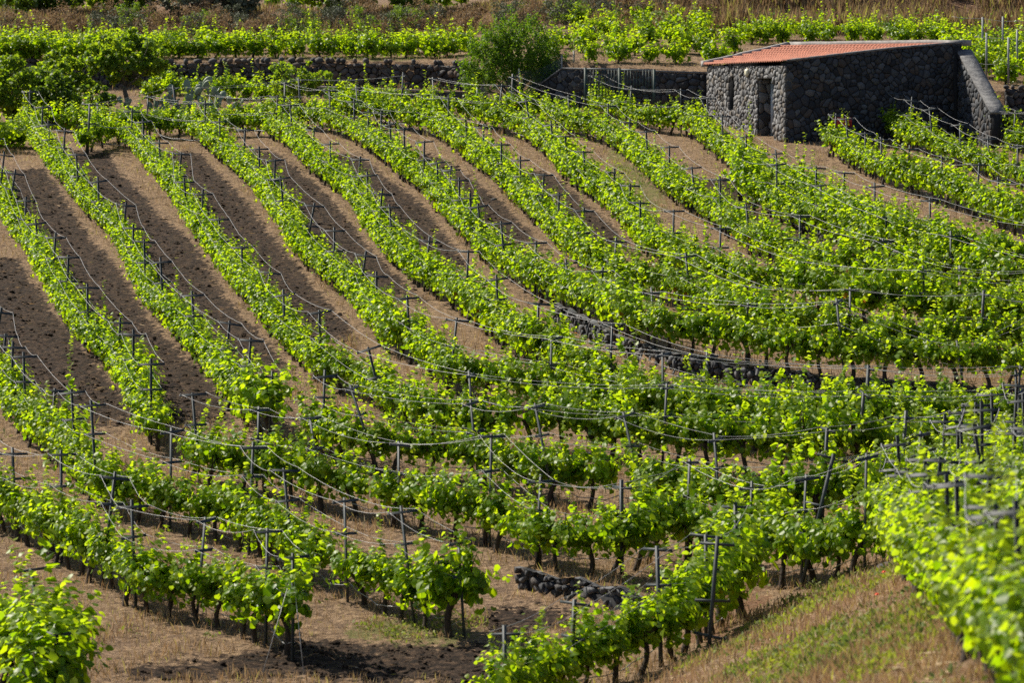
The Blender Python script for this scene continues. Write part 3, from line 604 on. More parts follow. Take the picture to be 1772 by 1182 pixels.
# ------------------------------------------------------------------ masonry
def facade(mb, a, b_, zb, ztop, cell=(.25, .20), dep=(.015, .06), holes=(), flip=False, drop=.28):
    """random rubble masonry on the vertical plane a-b: irregular polygonal stones; zb: base z; ztop: (s, z) polyline of the top"""
    a = np.array(a, float); b_ = np.array(b_, float); ln = np.linalg.norm(b_ - a); dr = (b_ - a) / ln
    nr = np.array([dr[1], -dr[0]]) * (-1 if flip else 1); zs, zz = np.array(ztop[0], float), np.array(ztop[1], float)
    cw, ch = cell; S = []
    for r_ in range(int((zz.max() - zb) / ch) + 2):
        for c_ in range(int(ln / cw) + 2):
            if rng.random() < drop: continue
            S.append(((c_ + .5 * (r_ % 2) + rng.uniform(-.42, .42)) * cw, zb + (r_ + .2 + rng.uniform(-.40, .40)) * ch))
    S = np.array(S)
    for c in S:
        if any(h0 < c[0] < h1 and h2 < c[1] < h3 for h0, h1, h2, h3 in holes): continue
        d = S - c; dd = (d ** 2).sum(1); nb_ = np.argsort(dd)[1:16]
        poly = [c + np.array(q) for q in ((-.6, -.6), (.6, -.6), (.6, .6), (-.6, .6))]
        cuts = [((c + S[k]) / 2, S[k] - c) for k in nb_] + [(np.array([0., 0]), np.array([-1., 0])), (np.array([ln, 0.]), np.array([1., 0])), (np.array([0., zb]), np.array([0, -1.]))]
        for h0, h1, h2, h3 in holes:
            if h2 < c[1] < h3: cuts.append((np.array([h0, 0]), np.array([1., 0])) if c[0] <= h0 else (np.array([h1, 0]), np.array([-1., 0])))
            elif h0 < c[0] < h1: cuts.append((np.array([0, h3]), np.array([0, -1.])) if c[1] >= h3 else (np.array([0, h2]), np.array([0, 1.])))
        for m_, nn in cuts:
            out = []
            for q in range(len(poly)):
                p, p2 = poly[q], poly[(q + 1) % len(poly)]; e0, e1 = (p - m_) @ nn, (p2 - m_) @ nn
                if e0 <= 0: out.append(p)
                if e0 * e1 < 0: out.append(p + (p2 - p) * e0 / (e0 - e1))
            poly = out
            if len(poly) < 3: break
        if len(poly) < 3: continue
        Q = np.array(poly); Q[:, 1] = np.minimum(Q[:, 1], np.interp(Q[:, 0], zs, zz)); cen = Q.mean(0); ext = np.ptp(Q, axis=0)
        if ext.min() < .03: continue
        # cut the corners a little
        Q2 = []
        for q in range(len(Q)):
            p, n0, n1 = Q[q], Q[q - 1], Q[(q + 1) % len(Q)]; f_ = rng.uniform(.06, .30); Q2 += [p + (n0 - p) * f_, p + (n1 - p) * f_]
        Q = np.array(Q2); k = len(Q); tn = rng.uniform(0, 1); dp = rng.uniform(*dep); tilt = rng.normal(0, .07, 2); gap = max(.82, 1 - rng.uniform(.006, .020) / max(.05, ext.min()))
        rings = []
        for sc_, dd_ in ((gap, -.02), (gap * .97, dp * .7), (gap * .84, dp + .012)):
            P2 = cen + (Q - cen) * sc_ * (1 + (rng.normal(0, .02, (k, 1)) if dd_ > 0 else 0)); dpt = dd_ + ((P2 - cen) @ tilt) * (dd_ > 0)
            rings.append(np.stack([a[0] + dr[0] * P2[:, 0] + nr[0] * dpt, a[1] + dr[1] * P2[:, 0] + nr[1] * dpt, P2[:, 1]], 1))
        F = np.array([[r_ * k + i, r_ * k + (i + 1) % k, (r_ + 1) * k + (i + 1) % k, (r_ + 1) * k + i] for r_ in (0, 1) for i in range(k)])
        mb.add(np.concatenate(rings), [F, 2 * k + np.arange(k)], tn)
def slabwall(mb, pts, zb, zt, th):
    """solid core: plan polyline pts (front face), tops zt, thickness th away from the viewer (list of plan offsets)"""
    P = np.array(pts, float); n_ = len(P); T = np.gradient(P, axis=0); T /= np.linalg.norm(T, axis=1)[:, None]
    Q = P + np.stack([-T[:, 1], T[:, 0]], 1) * th
    zb = np.broadcast_to(zb, n_); zt = np.broadcast_to(zt, n_)
    V = np.concatenate([np.c_[P, zb], np.c_[P, zt], np.c_[Q, zt], np.c_[Q, zb]])
    F = [[r_ * n_ + i, r_ * n_ + i + 1, ((r_ + 1) % 4) * n_ + i + 1, ((r_ + 1) % 4) * n_ + i] for r_ in range(4) for i in range(n_ - 1)]
    mb.add(V, [np.array(F), np.array([0, n_, 2 * n_, 3 * n_]), np.array([n_ - 1, 4 * n_ - 1, 3 * n_ - 1, 2 * n_ - 1])])
def rubblewall(name, pts, h, matn, label, size=(.16, .3), asp=(1, .8, .8), th=.35, over=.06, hprof=None):
    """dry stone wall of loose irregular stones along a plan polyline that bulges over the terrace edge"""
    P = np.array(pts, float); s = np.concatenate([[0], np.cumsum(np.linalg.norm(np.diff(P, axis=0), axis=1))]); ln = s[-1]
    mb = MB(); ss = np.arange(0, ln, .4); C = np.stack([np.interp(ss, s, P[:, c]) for c in range(2)], 1)
    hp = (lambda q: 1.0) if hprof is None else (lambda q: float(np.interp(q / ln, *hprof)))
    cb = np.array([float(H(c[0], c[1] - .35)) for c in C]); hh = np.array([h * hp(q) for q in ss])
    TT = np.gradient(C, axis=0); TT /= np.linalg.norm(TT, axis=1)[:, None]; slabwall(mb, C + np.stack([-TT[:, 1], TT[:, 0]], 1) * .10, cb - .3, cb + hh - (.17 if matn == 'slab' else .10), .15 if matn == 'slab' else th)
    core = mb.build(name, M['mortar'])
    sb = MB(); z = 0
    if True:
        k_ = max(1, int(ln / 2.2)); ks = np.linspace(0, ln, k_ + 1)
        for q0, q1 in zip(ks[:-1], ks[1:]):
            a_ = [np.interp(q0, s, P[:, k]) for k in range(2)]; b_ = [np.interp(q1, s, P[:, k]) for k in range(2)]
            z0, z1 = float(H(a_[0], a_[1] - .3)), float(H(b_[0], b_[1] - .3)); l_ = math.dist(a_, b_)
            tp = np.linspace(0, l_, 8); tz = np.linspace(z0 + h, z1 + h, 8) + rng.normal(0, .05, 8)
            facade(sb, a_, b_, min(z0, z1) - .15, (tp, tz), *(((.24, .19), (.01, .13)) if matn == 'rubble' else ((.085, .24), (.01, .15))), drop=.3 if matn == 'rubble' else .1)
        z = h - .12 if matn == 'rubble' else 1e9
    while z < (h * .55 if matn == 'slab' else h + over):
        sz = rng.uniform(*size); q = rng.uniform(0, .1)
        while q < ln:
            w_ = rng.uniform(*size) * asp[0]; c = [np.interp(q, s, P[:, k]) for k in range(2)]
            hq = h * hp(q)
            if z < hq + over * rng.uniform(-.5, 1):
                zb = float(H(c[0], c[1] - .35))
                if matn == 'slab':
                    V = np.array([[u, v_, w2] for u in (-1, 1) for v_ in (-1, 1) for w2 in (-1, 1)]) * (1 + rng.normal(0, .28, (8, 3))) * np.array([w_ * rng.uniform(.3, .7), sz * .75, asp[2] * sz * .55 * rng.uniform(.45, 1.25)])
                    le_ = rng.normal(.10, .17); V = V @ np.array([[math.cos(le_), 0, math.sin(le_)], [0, 1, 0], [-math.sin(le_), 0, math.cos(le_)]])
                    sb.add(V + np.array([c[0], c[1] + rng.uniform(-.10, .04), zb + z + sz * asp[2] * .42]), [np.array([[0, 1, 3, 2], [4, 6, 7, 5], [0, 4, 5, 1], [2, 3, 7, 6], [0, 2, 6, 4], [1, 5, 7, 3]])], rng.uniform(0, 1))
                    q += w_ * .75; continue
                n_ = rng.uniform(.72, 1.18, (12, 1)); A = np.linalg.qr(rng.normal(0, 1, (3, 3)))[0]
                V = (ico * n_) @ A.T * np.array([w_ * .62, asp[1] * sz * .6, asp[2] * sz * .68])
                dq = [np.interp(q + .1, s, P[:, k]) - np.interp(q - .1, s, P[:, k]) for k in range(2)]; an = math.atan2(dq[1], dq[0])
                V = V @ np.array([[math.cos(an), math.sin(an), 0], [-math.sin(an), math.cos(an), 0], [0, 0, 1]])
                top = z > hq - sz
                sb.add(V + np.array([c[0], c[1] + rng.uniform(-.07, .03) + (.12 if top and rng.random() < .4 else 0), zb + z + sz * .45]), [icf], rng.uniform(0, 1))
            q += w_ * 1.02
        z += sz * asp[2] * (1.3 if matn == 'slab' else .95)
    sb.build('stones', M[matn], core)
    tag(core, label, 'stone wall'); return core
# the long rubble wall at the back left
bx_ = np.linspace(-24, -1.0, 40)
rubblewall('dry_stone_wall', [(x, step_y(x) - .12 + .1 * math.sin(x * 1.3)) for x in bx_], .92, 'rubble', 'long dark rubble wall below the upper terrace, left of the big shrub', (.15, .34), over=.1)
for nm, lb, sz, asp, hh in [('M', 'mid field low wall of dark upright stone slabs below a vine row', (.10, .17), (.62, 1.2, 3.3), .56), ('W2', 'dark low stone wall half hidden under the broad leafy row right of centre', (.10, .17), (.7, 1.2, 2.6), .58), ('W3', 'short low wall of upright dark slabs near the lower edge', (.11, .18), (.62, 1.2, 2.6), .46)]:
    rubblewall('terrace_wall', [(p[0], p[1] - .12) for p in WALLS[nm][0]], hh, 'slab', lb, sz, asp, .3, .03, ([0, .06, .94, 1], [.35, 1, 1, .6]))
rubblewall('dry_stone_wall', [(17.6, 152.45), (20, 152.4), (26, 152.3)], 1.1, 'rubble', 'brownish rubble wall at the right edge behind the sloping buttress', (.14, .28), over=.06)

# ---- gate wall with sloping left end
def wall_masonry(name, a, b_, zb, ztop, label, th=.4, cap=None, mats='stone', **kw):
    a = np.array(a, float); b_ = np.array(b_, float); ln = np.linalg.norm(b_ - a); S = np.array(ztop[0]); P = a + (b_ - a) * (S / ln)[:, None]
    mb = MB(); slabwall(mb, P + 0, zb, np.array(ztop[1]) - .01, th); o = mb.build(name, M['mortar'])
    sb = MB(); facade(sb, a, b_, zb, ztop, **kw); sb.build('stones', M[mats], o)
    if cap:
        T = (b_ - a) / ln; N_ = np.array([T[1], -T[0]]); cb = MB()
        slabwall(cb, P + N_ * .07, np.array(ztop[1]) + .0, np.array(ztop[1]) + cap, th + .12); cb.build('coping', M['concrete' if kw.get('light') else 'darkcement'], o)
    tag(o, label, 'stone wall'); return o
ga, gb = (0.5, 161.6), (7.15, 158.3); gl = math.dist(ga, gb)
zt1, zt2 = at(975, 119, 160.8)[2], at(1224, 127, 158.3)[2]
o = wall_masonry('retaining_wall', ga, gb, 0.2, ([0, 1.55, gl], [at(908, 166, 161.6)[2], zt1, zt2]), 'dark retaining wall with sloping end behind the green railing', .5, .06)
# ---- low capped wall in front of the rubble wall
la, lb_ = np.array((-7.8, 164.5)), np.array((-1.0, 162.2)); ll = np.linalg.norm(lb_ - la)
o = wall_masonry('low_wall', la, lb_, -.2, ([0, ll], [at(536, 150, 164.5)[2], at(830, 162, 162.2)[2]]), 'low wall with pale cement cap below the long rubble wall', .25, .05)
# ---- right low wall
ra, rb = np.array((16.95, 148.3)), np.array((23.5, 147.6)); rl = np.linalg.norm(rb - ra)
z1 = at(1735, 198, 148.3)[2]
o = wall_masonry('low_wall', ra, rb, -.6, ([0, rl], [z1, z1 - .05]), 'dark low wall with cement top running to the right edge from the buttress', .35, .05, cell=(.17, .14), dep=(.02, .07))

# ------------------------------------------------------------------ the stone hut
A, B, C, D_ = np.array((7.2, 157.0)), np.array((9.63, 150.0)), np.array((16.0, 152.2)), np.array((10.25, 158.2))
zA, zB = at(1225, 114, 157)[2], at(1360, 108, 150)[2]
hut = empty('stone_hut', (B[0], B[1], float(H(B[0], B[1]))))
tag(hut, 'dark volcanic stone hut with red tiled roof among the vines', 'hut')
def hpart(mb, name, m_, parent=None, smooth=False):
    o = mb.build(name, M[m_], None, smooth); p = parent or hut
    o.parent = p; o.matrix_parent_inverse = Matrix.Translation(hut.location).inverted() if p is hut else Matrix.Identity(4)
    return o
def s_on(a, b_, px):
    k = (px - 886) / FPX; d = b_ - a      # x = k*(y*cosP-ish); solve on the ground plane at eye height
    kk = k / math.cos(PITCH) * 1.0
    return (kk * a[1] - a[0]) / (d[0] - kk * d[1]) * np.linalg.norm(d)
lab = np.linalg.norm(B - A); dAB = (B - A) / lab; nAB = np.array([dAB[1], -dAB[0]]); inAB = -nAB
sd0, sd1 = s_on(A, B, 1311), s_on(A, B, 1338); ss0, ss1 = s_on(A, B, 1262.5), s_on(A, B, 1270.5)
pD = A + dAB * sd1; zd0, zd1 = at(1335, 243, pD[1])[2], at(1335, 136, pD[1])[2]
pS = A + dAB * ss0; zs0, zs1 = at(1266, 189, pS[1])[2], at(1266, 135, pS[1])[2]
print('hut', sd0, sd1, ss0, ss1, zd0, zd1, zs0, zs1, zA, zB)
def block(mb, s0, s1, z0, z1, d0=0.0, d1=.58, tint=.5):
    pts = [A + dAB * s_ + inAB * d for s_, d in ((s0, d0), (s1, d0), (s1, d1), (s0, d1))]
    V = [(p[0], p[1], z) for z in (z0, z1) for p in pts]
    mb.add(V, [np.array([[0, 3, 2, 1], [4, 5, 6, 7], [0, 1, 5, 4], [1, 2, 6, 5], [2, 3, 7, 6], [3, 0, 4, 7]])], tint)
zb_ = -.5
mb = MB(); zc_ = (zA + zB) / 2 - .06
block(mb, 0, ss0, zb_, zc_); block(mb, ss0, ss1, zb_, zs0); block(mb, ss0, ss1, zs1, zc_); block(mb, ss1, sd0, zb_, zc_)
block(mb, sd0, sd1, zb_, zd0 - .03); block(mb, sd0, sd1, zd1, zc_); block(mb, sd1, lab, zb_, zc_)
wall_f = hpart(mb, 'front_wall', 'mortar')
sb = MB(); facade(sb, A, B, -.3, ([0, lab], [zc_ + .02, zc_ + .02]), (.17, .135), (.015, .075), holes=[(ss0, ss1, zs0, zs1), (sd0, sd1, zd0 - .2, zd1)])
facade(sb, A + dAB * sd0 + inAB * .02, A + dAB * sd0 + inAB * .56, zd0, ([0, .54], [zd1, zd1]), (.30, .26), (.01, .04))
hpart(sb, 'stones', 'front_stone_sunlit', wall_f)
mb = MB(); block(mb, ss0 - .02, ss1 + .02, zs0 - .02, zs1 + .02, .10, .16); win = hpart(mb, 'slit_window', 'glass')
mb = MB(); block(mb, sd0 + .06, sd1 - .06, zd0, zd1 - .06, .60, .66); door = hpart(mb, 'door', 'door')
mb = MB(); block(mb, sd0 + .05, sd0 + .16, zd0, zd1 - .01, .44, .59); hpart(mb, 'door_frame', 'frame')
mb = MB(); block(mb, sd0 - .2, sd1 + .25, zd0 - .35, zd0 - .02, -.75, .55); hpart(mb, 'doorstep', 'concrete')
# wall lamp
sl = s_on(A, B, 1295); pl = A + dAB * sl; zl = at(1295, 125, pl[1])[2]; lm = MB()
base = A + dAB * sl + nAB * .09
t = np.linspace(-1, 1, 9); prof = np.sqrt(np.clip(1 - np.abs(t) ** 3.0, .02, 1))
V = []; k = 12
for ti, pr in zip(t, prof):
    for a_ in np.arange(k) * 2 * math.pi / k:
        p = base + dAB * math.cos(a_) * .13 * pr + nAB * math.sin(a_) * .085 * pr; V.append((p[0], p[1], zl + ti * .145))
F = [[i * k + j, i * k + (j + 1) % k, (i + 1) * k + (j + 1) % k, (i + 1) * k + j] for i in range(8) for j in range(k)]
lm.add(V, [np.array(F), np.arange(k)[::-1], 8 * k + np.arange(k)]); hpart(lm, 'wall_lamp', 'lamp', None, True)
# gable wall facing the viewer
lbc = np.linalg.norm(C - B); dBC = (C - B) / lbc
S_, Zt = [], []
for px, py in [(1360, 105), (1420, 98), (1480, 91), (1540, 84), (1590, 79.5), (1630, 76), (1668, 74)]:
    s_ = s_on(B, C, px); p = B + dBC * s_; S_.append(s_); Zt.append(at(px, py, p[1])[2])
S_[0] = 0.0; S_[-1] = lbc; S_ = np.array(S_); Zt = np.array(Zt)
mb = MB(); slabwall(mb, B + dBC * S_[:, None] + 0, -.6, Zt - .03, .5); wall_g = hpart(mb, 'gable_wall', 'mortar')
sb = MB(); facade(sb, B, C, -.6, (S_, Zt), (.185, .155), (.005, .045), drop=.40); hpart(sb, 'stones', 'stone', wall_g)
nBC = np.array([dBC[1], -dBC[0]])
mb = MB(); slabwall(mb, B + dBC * S_[:, None] + nBC * .05, Zt - .02, Zt + .05, .42); hpart(mb, 'gable_coping', 'darkcement')
# other walls (left side and back, seen only from other places)
for a_, b_, z0, z1 in ((D_, A, zA + .9, zA), (C, D_, Zt[-1], zA + .9)):
    mb = MB(); slabwall(mb, [a_, b_], -.3, [z0 - .12, z1 - .12], .3); hpart(mb, 'back_wall', 'mortar')
# roof: barrel tiles in courses, bilinear patch A-B-C-D
zC, zD = at(1662, 77, C[1])[2], at(1363, 80, D_[1])[2]
pA, pB, pC, pD3 = [np.array([*p, z]) for p, z in ((A + nAB * .16 - dAB * .05, zA), (B + nAB * .16 + dAB * .02, zB), (C, zC), (D_, zD))]
ncol, ncrs = 46, 9; mb = MB()
us = np.linspace(0, 1, ncol * 6 + 1); wave = np.abs(np.sin(us * ncol * math.pi)) * .055
for c_ in range(ncrs):
    rows = []
    for v0, lift in ((c_ / ncrs, .085), ((c_ + 1.12) / ncrs, .0)):
        v1 = min(v0, 1.0)
        e0 = pA + (pD3 - pA) * v1; e1 = pB + (pC - pB) * v1
        P = e0 + (e1 - e0) * us[:, None]; P[:, 2] += wave + lift; rows.append(P)
    lowr = rows[0].copy(); lowr[:, 2] -= .05
    V = np.concatenate([lowr, rows[0], rows[1]]); nu = len(us)
    i = np.arange(nu - 1); F = np.concatenate([np.stack([i + k * nu, i + 1 + k * nu, i + 1 + (k + 1) * nu, i + (k + 1) * nu], -1) for k in (0, 1)])
    mb.add(V, [F], rng.uniform(.3, .7))
roof = hpart(mb, 'roof', 'tile')
def coping(p, q, w_, h_, side, name, m_):
    mb = MB(); p = np.array(p); q = np.array(q); d = q - p; N_ = np.array([-d[1], d[0], 0.]); N_ /= np.linalg.norm(N_); N_ *= side
    t = np.linspace(0, 1, 14)[:, None]; C0 = p + d * t; C0[:, 2] += rng.normal(0, .008, 14); n_ = 14
    V = np.concatenate([C0, C0 + [0, 0, h_], C0 + N_ * w_ + [0, 0, h_], C0 + N_ * w_]); 
    F = [[r_ * n_ + i, r_ * n_ + i + 1, ((r_ + 1) % 4) * n_ + i + 1, ((r_ + 1) % 4) * n_ + i] for r_ in range(4) for i in range(n_ - 1)]
    mb.add(V, [np.array(F), np.array([0, n_, 2 * n_, 3 * n_]), np.array([n_ - 1, 4 * n_ - 1, 3 * n_ - 1, 2 * n_ - 1])]); return hpart(mb, name, m_)
coping(pA - [0, 0, .05], pD3 - [0, 0, .05], .25, .22, 1, 'left_coping', 'concrete')
coping(pD3 - [0, 0, .02], pC - [0, 0, .02], .55, .20, 1, 'back_coping', 'concrete')
# sloping buttress
E0 = C + np.array([-.12, -.02]); E1 = np.array(at(1717, 195, 148.2)[:2]); le = np.linalg.norm(E1 - E0); dE = (E1 - E0) / le
ze0, ze1 = at(1642, 88, E0[1])[2], at(1717, 196, E1[1])[2]
mb = MB(); slabwall(mb, [E0, E1], -.6, [ze0 - .02, ze1 - .02], .42); bt = hpart(mb, 'buttress', 'mortar')
sb = MB(); facade(sb, E0, E1, -.6, ([0, le], [ze0, ze1]), (.24, .19), (.02, .07)); hpart(sb, 'stones', 'stone', bt)
nE = np.array([dE[1], -dE[0]])
mb = MB(); t = np.linspace(0, 1, 12)[:, None]; slabwall(mb, E0 + (E1 - E0) * t + nE * .07, ze0 + (ze1 - ze0) * t[:, 0] - .02, ze0 + (ze1 - ze0) * t[:, 0] + .07 + rng.normal(0, .008, 12), .56)
hpart(mb, 'buttress_coping', 'darkcement', bt)
# red crate against the hut
cp = at(1458, 211, 150.3); mb = MB()
for s_ in (-1, 1): mb.box((cp[0], cp[1] + s_ * .19, cp[2]), (.62, .03, .34)); mb.box((cp[0] + s_ * .30, cp[1], cp[2]), (.03, .35, .34))
mb.box((cp[0], cp[1], cp[2] - .16), (.58, .35, .02))
for z in (-.1, .02, .14): mb.box((cp[0], cp[1] - .212, cp[2] + z), (.64, .016, .03))
o = mb.build('crate', M['crate']); tag(o, 'red plastic crate half hidden by vines beside the dark hut wall', 'crate')
mb = MB(); zf = float(H(cp[0], cp[1])); hgt = cp[2] - .17 - zf
facade(mb, (cp[0] - .5, cp[1] - .3), (cp[0] + .5, cp[1] - .3), zf - .1, ([0, 1], [cp[2] - .18] * 2)); slabwall(mb, [(cp[0] - .5, cp[1] - .28), (cp[0] + .5, cp[1] - .28)], zf - .1, cp[2] - .172, .5)
tag(mb.build('stone_ledge', M['stone']), 'small stone ledge carrying the red crate beside the hut', 'ledge')

# ------------------------------------------------------------------ railing gate, net fence
def gate():
    e = empty('railing_gate', (2.7, 157.6, float(H(2.7, 157.6)))); tag(e, 'dark green metal railing in front of the sloping stone wall', 'railing')
    xs = [at(1013, 140, 157.6)[0], at(1072, 140, 157.3)[0], at(1132, 140, 157.0)[0]]; ys = [157.6, 157.3, 157.0]
    zt = [at(1013, 118, 157.6)[2], at(1072, 119, 157.3)[2], at(1132, 121, 157)[2]]; zb = [z - 1.0 for z in zt]
    def gp(mb, nm, m_):
        o = mb.build(nm, M[m_]); o.parent = e; o.matrix_parent_inverse = Matrix.Translation(e.location).inverted(); return o
    for i in range(3):
        mb = MB(); g_ = float(H(xs[i], ys[i])); mb.box((xs[i], ys[i], (zt[i] + .04 + g_ - .1) / 2), (.10, .10, zt[i] + .04 - g_ + .1)); gp(mb, 'post', 'gate')
    for i in range(2):
        mb = MB(); mb.box(((xs[i] + xs[i + 1]) / 2, (ys[i] + ys[i + 1]) / 2, (zt[i] + zt[i + 1]) / 2), (xs[i + 1] - xs[i] - .1, .06, .05)); gp(mb, 'top_rail', 'rail')
        mb = MB()
        for q in np.linspace(.06, .94, 11):
            x_ = xs[i] + (xs[i + 1] - xs[i]) * q; y_ = ys[i] + (ys[i + 1] - ys[i]) * q; mb.box((x_, y_, zt[i] - .51), (.03, .03, .94))
        mb.box(((xs[i] + xs[i + 1]) / 2, (ys[i] + ys[i + 1]) / 2, zb[i] - .0), (xs[i + 1] - xs[i] - .1, .04, .04)); gp(mb, 'bars', 'gate')
gate()
fe = empty('net_fence', (.6, 161.4, float(H(.6, 161.4)))); tag(fe, 'sagging green wire net fence before the big shrub', 'fence')
def fp(mb, nm, m_):
    o = mb.build(nm, M[m_]); o.parent = fe; o.matrix_parent_inverse = Matrix.Translation(fe.location).inverted(); return o
fpts = [(826, 151, 172, 161.2), (901, 118, 160, 161.0), (972, 95, 122, 161.6), (993, 87, 118, 162.2)]
fpos = []
for px, p1, p0, y in fpts:
    a_ = at(px, p0 + 6, y); b_ = at(px - (3 if px == 901 else 0), p1, y); mb = MB(); mb.tube([a_ - [0, 0, .3], b_], .035, 7); fp(mb, 'post', 'concrete' if px != 826 else 'rail'); fpos.append((a_, b_))
mb = MB()
for i in range(2):
    (a0, b0), (a1, b1) = fpos[i], fpos[i + 1]
    def fpnt(u, v_): 
        lo = a0 + (a1 - a0) * u; hi = b0 + (b1 - b0) * u; p = lo + (hi - lo) * v_; p = p.copy(); p[2] -= .18 * 4 * u * (1 - u) * v_; return p
    nu = 34
    for k in range(-8, nu + 1):
        for sg in (1, -1):
            pts = []
            for v_ in np.linspace(0, .92, 9):
                u = (k + (v_ if sg > 0 else 1 - v_) * 8) / nu
                if 0 <= u <= 1: pts.append(fpnt(u, v_))
            if len(pts) > 1: mb.tube(pts, .006, 3, False)
fp(mb, 'net', 'net')

# ------------------------------------------------------------------ trees, shrubs, bush vines, cacti
def clump_leaves(cl, per, shape, size, upb=.35, jit=.55, ell=1.0):
    P, N_, D, S = [], [], [], []; tip = []
    for c, r_ in cl:
        n_ = max(6, int(per * .8 * rng.uniform(.5, 1.5))); d = rng.normal(0, 1, (n_, 3)); d /= np.linalg.norm(d, axis=1)[:, None]
        u = rng.uniform(.25, 1.12, n_) ** .6
        P.append(np.array(c) + d * u[:, None] * np.array(r_)); N_.append(d * .8 + [0, 0, upb] + rng.normal(0, jit, (n_, 3)))
        D.append(rng.normal(0, 1, (n_, 3)) + [0, 0, .1] + d * .5); S.append(size * rng.uniform(.6, 1.3, n_)); tip.append(u)
    P = np.concatenate(P); n_ = len(P)
    V, F, k = leaves(P, np.concatenate(N_), np.concatenate(D), np.concatenate(S), shape)
    T = np.stack([rng.uniform(0, 1, n_), np.clip((np.concatenate(tip) - .95) * 2.5, 0, .8) * (rng.uniform(0, 1, n_) > .5), np.zeros(n_)], 1)
    return V, F, np.repeat(T, k, 0)
def tree(name, px, d, h, crown, label, cat='tree', group=None, leafm='tree_leaf', ncl=60, per=60, size=.10, tr=.10, clear=.3, clr=.38, shape=LEAFN, lean=0.0, sparse=0, base=None, xy=None):
    """crown: (rx, ry, rz); clear: share of the height that is bare trunk"""
    if xy is None: x = at(px, 100, d)[0]; y = d
    else: x, y = xy
    z = float(H(x, y)) if base is None else base
    e = empty(name, (x, y, z)); tag(e, label, cat, group)
    rx, ry, rz = crown; cz = h - rz
    cl = []
    while len(cl) < ncl:
        q = rng.normal(0, 1, 3); q /= np.linalg.norm(q); q *= rng.uniform(.15, 1) ** .45
        c = np.array([q[0] * rx + lean * h, q[1] * ry, cz + q[2] * rz])
        if c[2] < h * clear * .9: continue
        s_ = clr * rng.uniform(.5, 1.35) * min(rx, rz) * .55
        cl.append((c, (s_ * 1.15, s_ * 1.1, s_ * .85)))
    mb = MB(); k0 = max(2, int(3 + sparse)); hub = np.array([lean * h * .35, 0, h * clear])
    t = np.linspace(0, 1, 6)[:, None]; P = t * hub + np.stack([.06 * np.sin(t[:, 0] * 5), .05 * np.sin(t[:, 0] * 4 + 1), 0 * t[:, 0]], 1) * h * .3; P[0, 2] = -.2
    mb.tube(P, np.linspace(1.25, .85, 6) * tr, 8)
    order = rng.permutation(len(cl))
    mains = []
    for j in order[:5 + sparse]:
        c = np.array(cl[j][0]); midp = hub + (c - hub) * .5 + rng.normal(0, .12, 3) * h * .12
        P = np.stack([P_ for P_ in ((1 - q) ** 2 * hub + 2 * q * (1 - q) * midp + q * q * c for q in np.linspace(0, 1, 7))]); mb.tube(P, np.linspace(.62, .18, 7) * tr, 6); mains.append(P)
    for j in order[5 + sparse:40 + sparse * 3]:
        c = np.array(cl[j][0]); Q = mains[rng.integers(len(mains))]; st = Q[rng.integers(2, 6)]
        mb.tube(np.stack([st, (st + c) / 2 + rng.normal(0, .05, 3) * h * .2, c]), np.array([.24, .15, .07]) * tr, 4)
    mb.build('trunk', M['limb' if sparse else 'bark'], e, True)
    V, F, T = clump_leaves(cl, per, shape, size)
    mobj('crown', mesh_np('crown', V, [F], M[leafm], T), e); return e
# the big dense shrub in the middle
def big_shrub():
    x, y = at(893, 100, 162.4)[:2]; z = float(H(x, y)); e = empty('dense_shrub', (x, y, z + .1)); tag(e, 'tall dense rounded green shrub beside the sloping wall end', 'shrub')
    cl = []; mb = MB()
    for k in range(430):
        a_ = rng.uniform(0, 2 * math.pi); rr = math.sqrt(rng.uniform(0, 1)); X_ = 2.0 * rr * math.cos(a_); Y_ = 1.35 * rr * math.sin(a_)
        top = 3.05 * math.sqrt(max(0, 1 - (rr * .93) ** 2.4)) * (1 - .10 * (X_ > .9)) + rng.normal(0, .14); zz = top * rng.uniform(.12, 1) ** .55
        # sprays: short upright clumps
        for q in range(3): cl.append(((X_ * (1 + .05 * q) + rng.normal(0, .05), Y_ + rng.normal(0, .05), zz - .14 + q * .14), (.14 - .03 * q, .14 - .03 * q, .15)))
    for k in range(16):
        c = cl[rng.integers(len(cl))][0]; mb.tube(np.array([(rnd(1)[0] * .2, rnd(1)[0] * .2, -.2), (c[0] * .4, c[1] * .4, c[2] * .5), c]), [.05, .035, .012], 5)
    mb.build('stems', M['bark'], e, True); V, F, T = clump_leaves(cl, 26, LEAFN, .10, .5, .6)
    mobj('crown', mesh_np('crown', V, [F], M['bush_leaf'], T), e)
big_shrub()
# left group of trees
tree('broadleaf_tree', 218, 159, 3.15, (1.5, 1.3, 1.05), 'leafy green tree with forked bare trunk behind the prickly pears', leafm='tree_leaf', ncl=110, per=75, size=.12, tr=.09, clear=.32, sparse=1, clr=.30, shape=LEAF4)
tree('fig_tree', 512, 161.5, 1.75, (1.35, 1.0, .8), 'low pale green tree with bare grey twigs beside the cement capped wall', leafm='tree_leaf', ncl=60, per=42, size=.10, tr=.05, clear=.2, sparse=6, clr=.28, shape=LEAF4)
tree('dark_bush', 20, 156, 2.4, (1.25, 1.2, 1.15), 'dark green dense bush at the left edge below the terrace', 'bush', leafm='tree_leaf', ncl=100, per=75, size=.11, tr=.05, clear=.08, clr=.34, shape=LEAF4)
tree('dark_bush', 92, 155.6, 2.0, (.95, 1.0, .95), 'dark green bush with twisted bare twigs right of the edge bush', 'bush', leafm='dark_leaf', ncl=80, per=65, size=.11, tr=.05, clear=.08, clr=.34, shape=LEAF4)
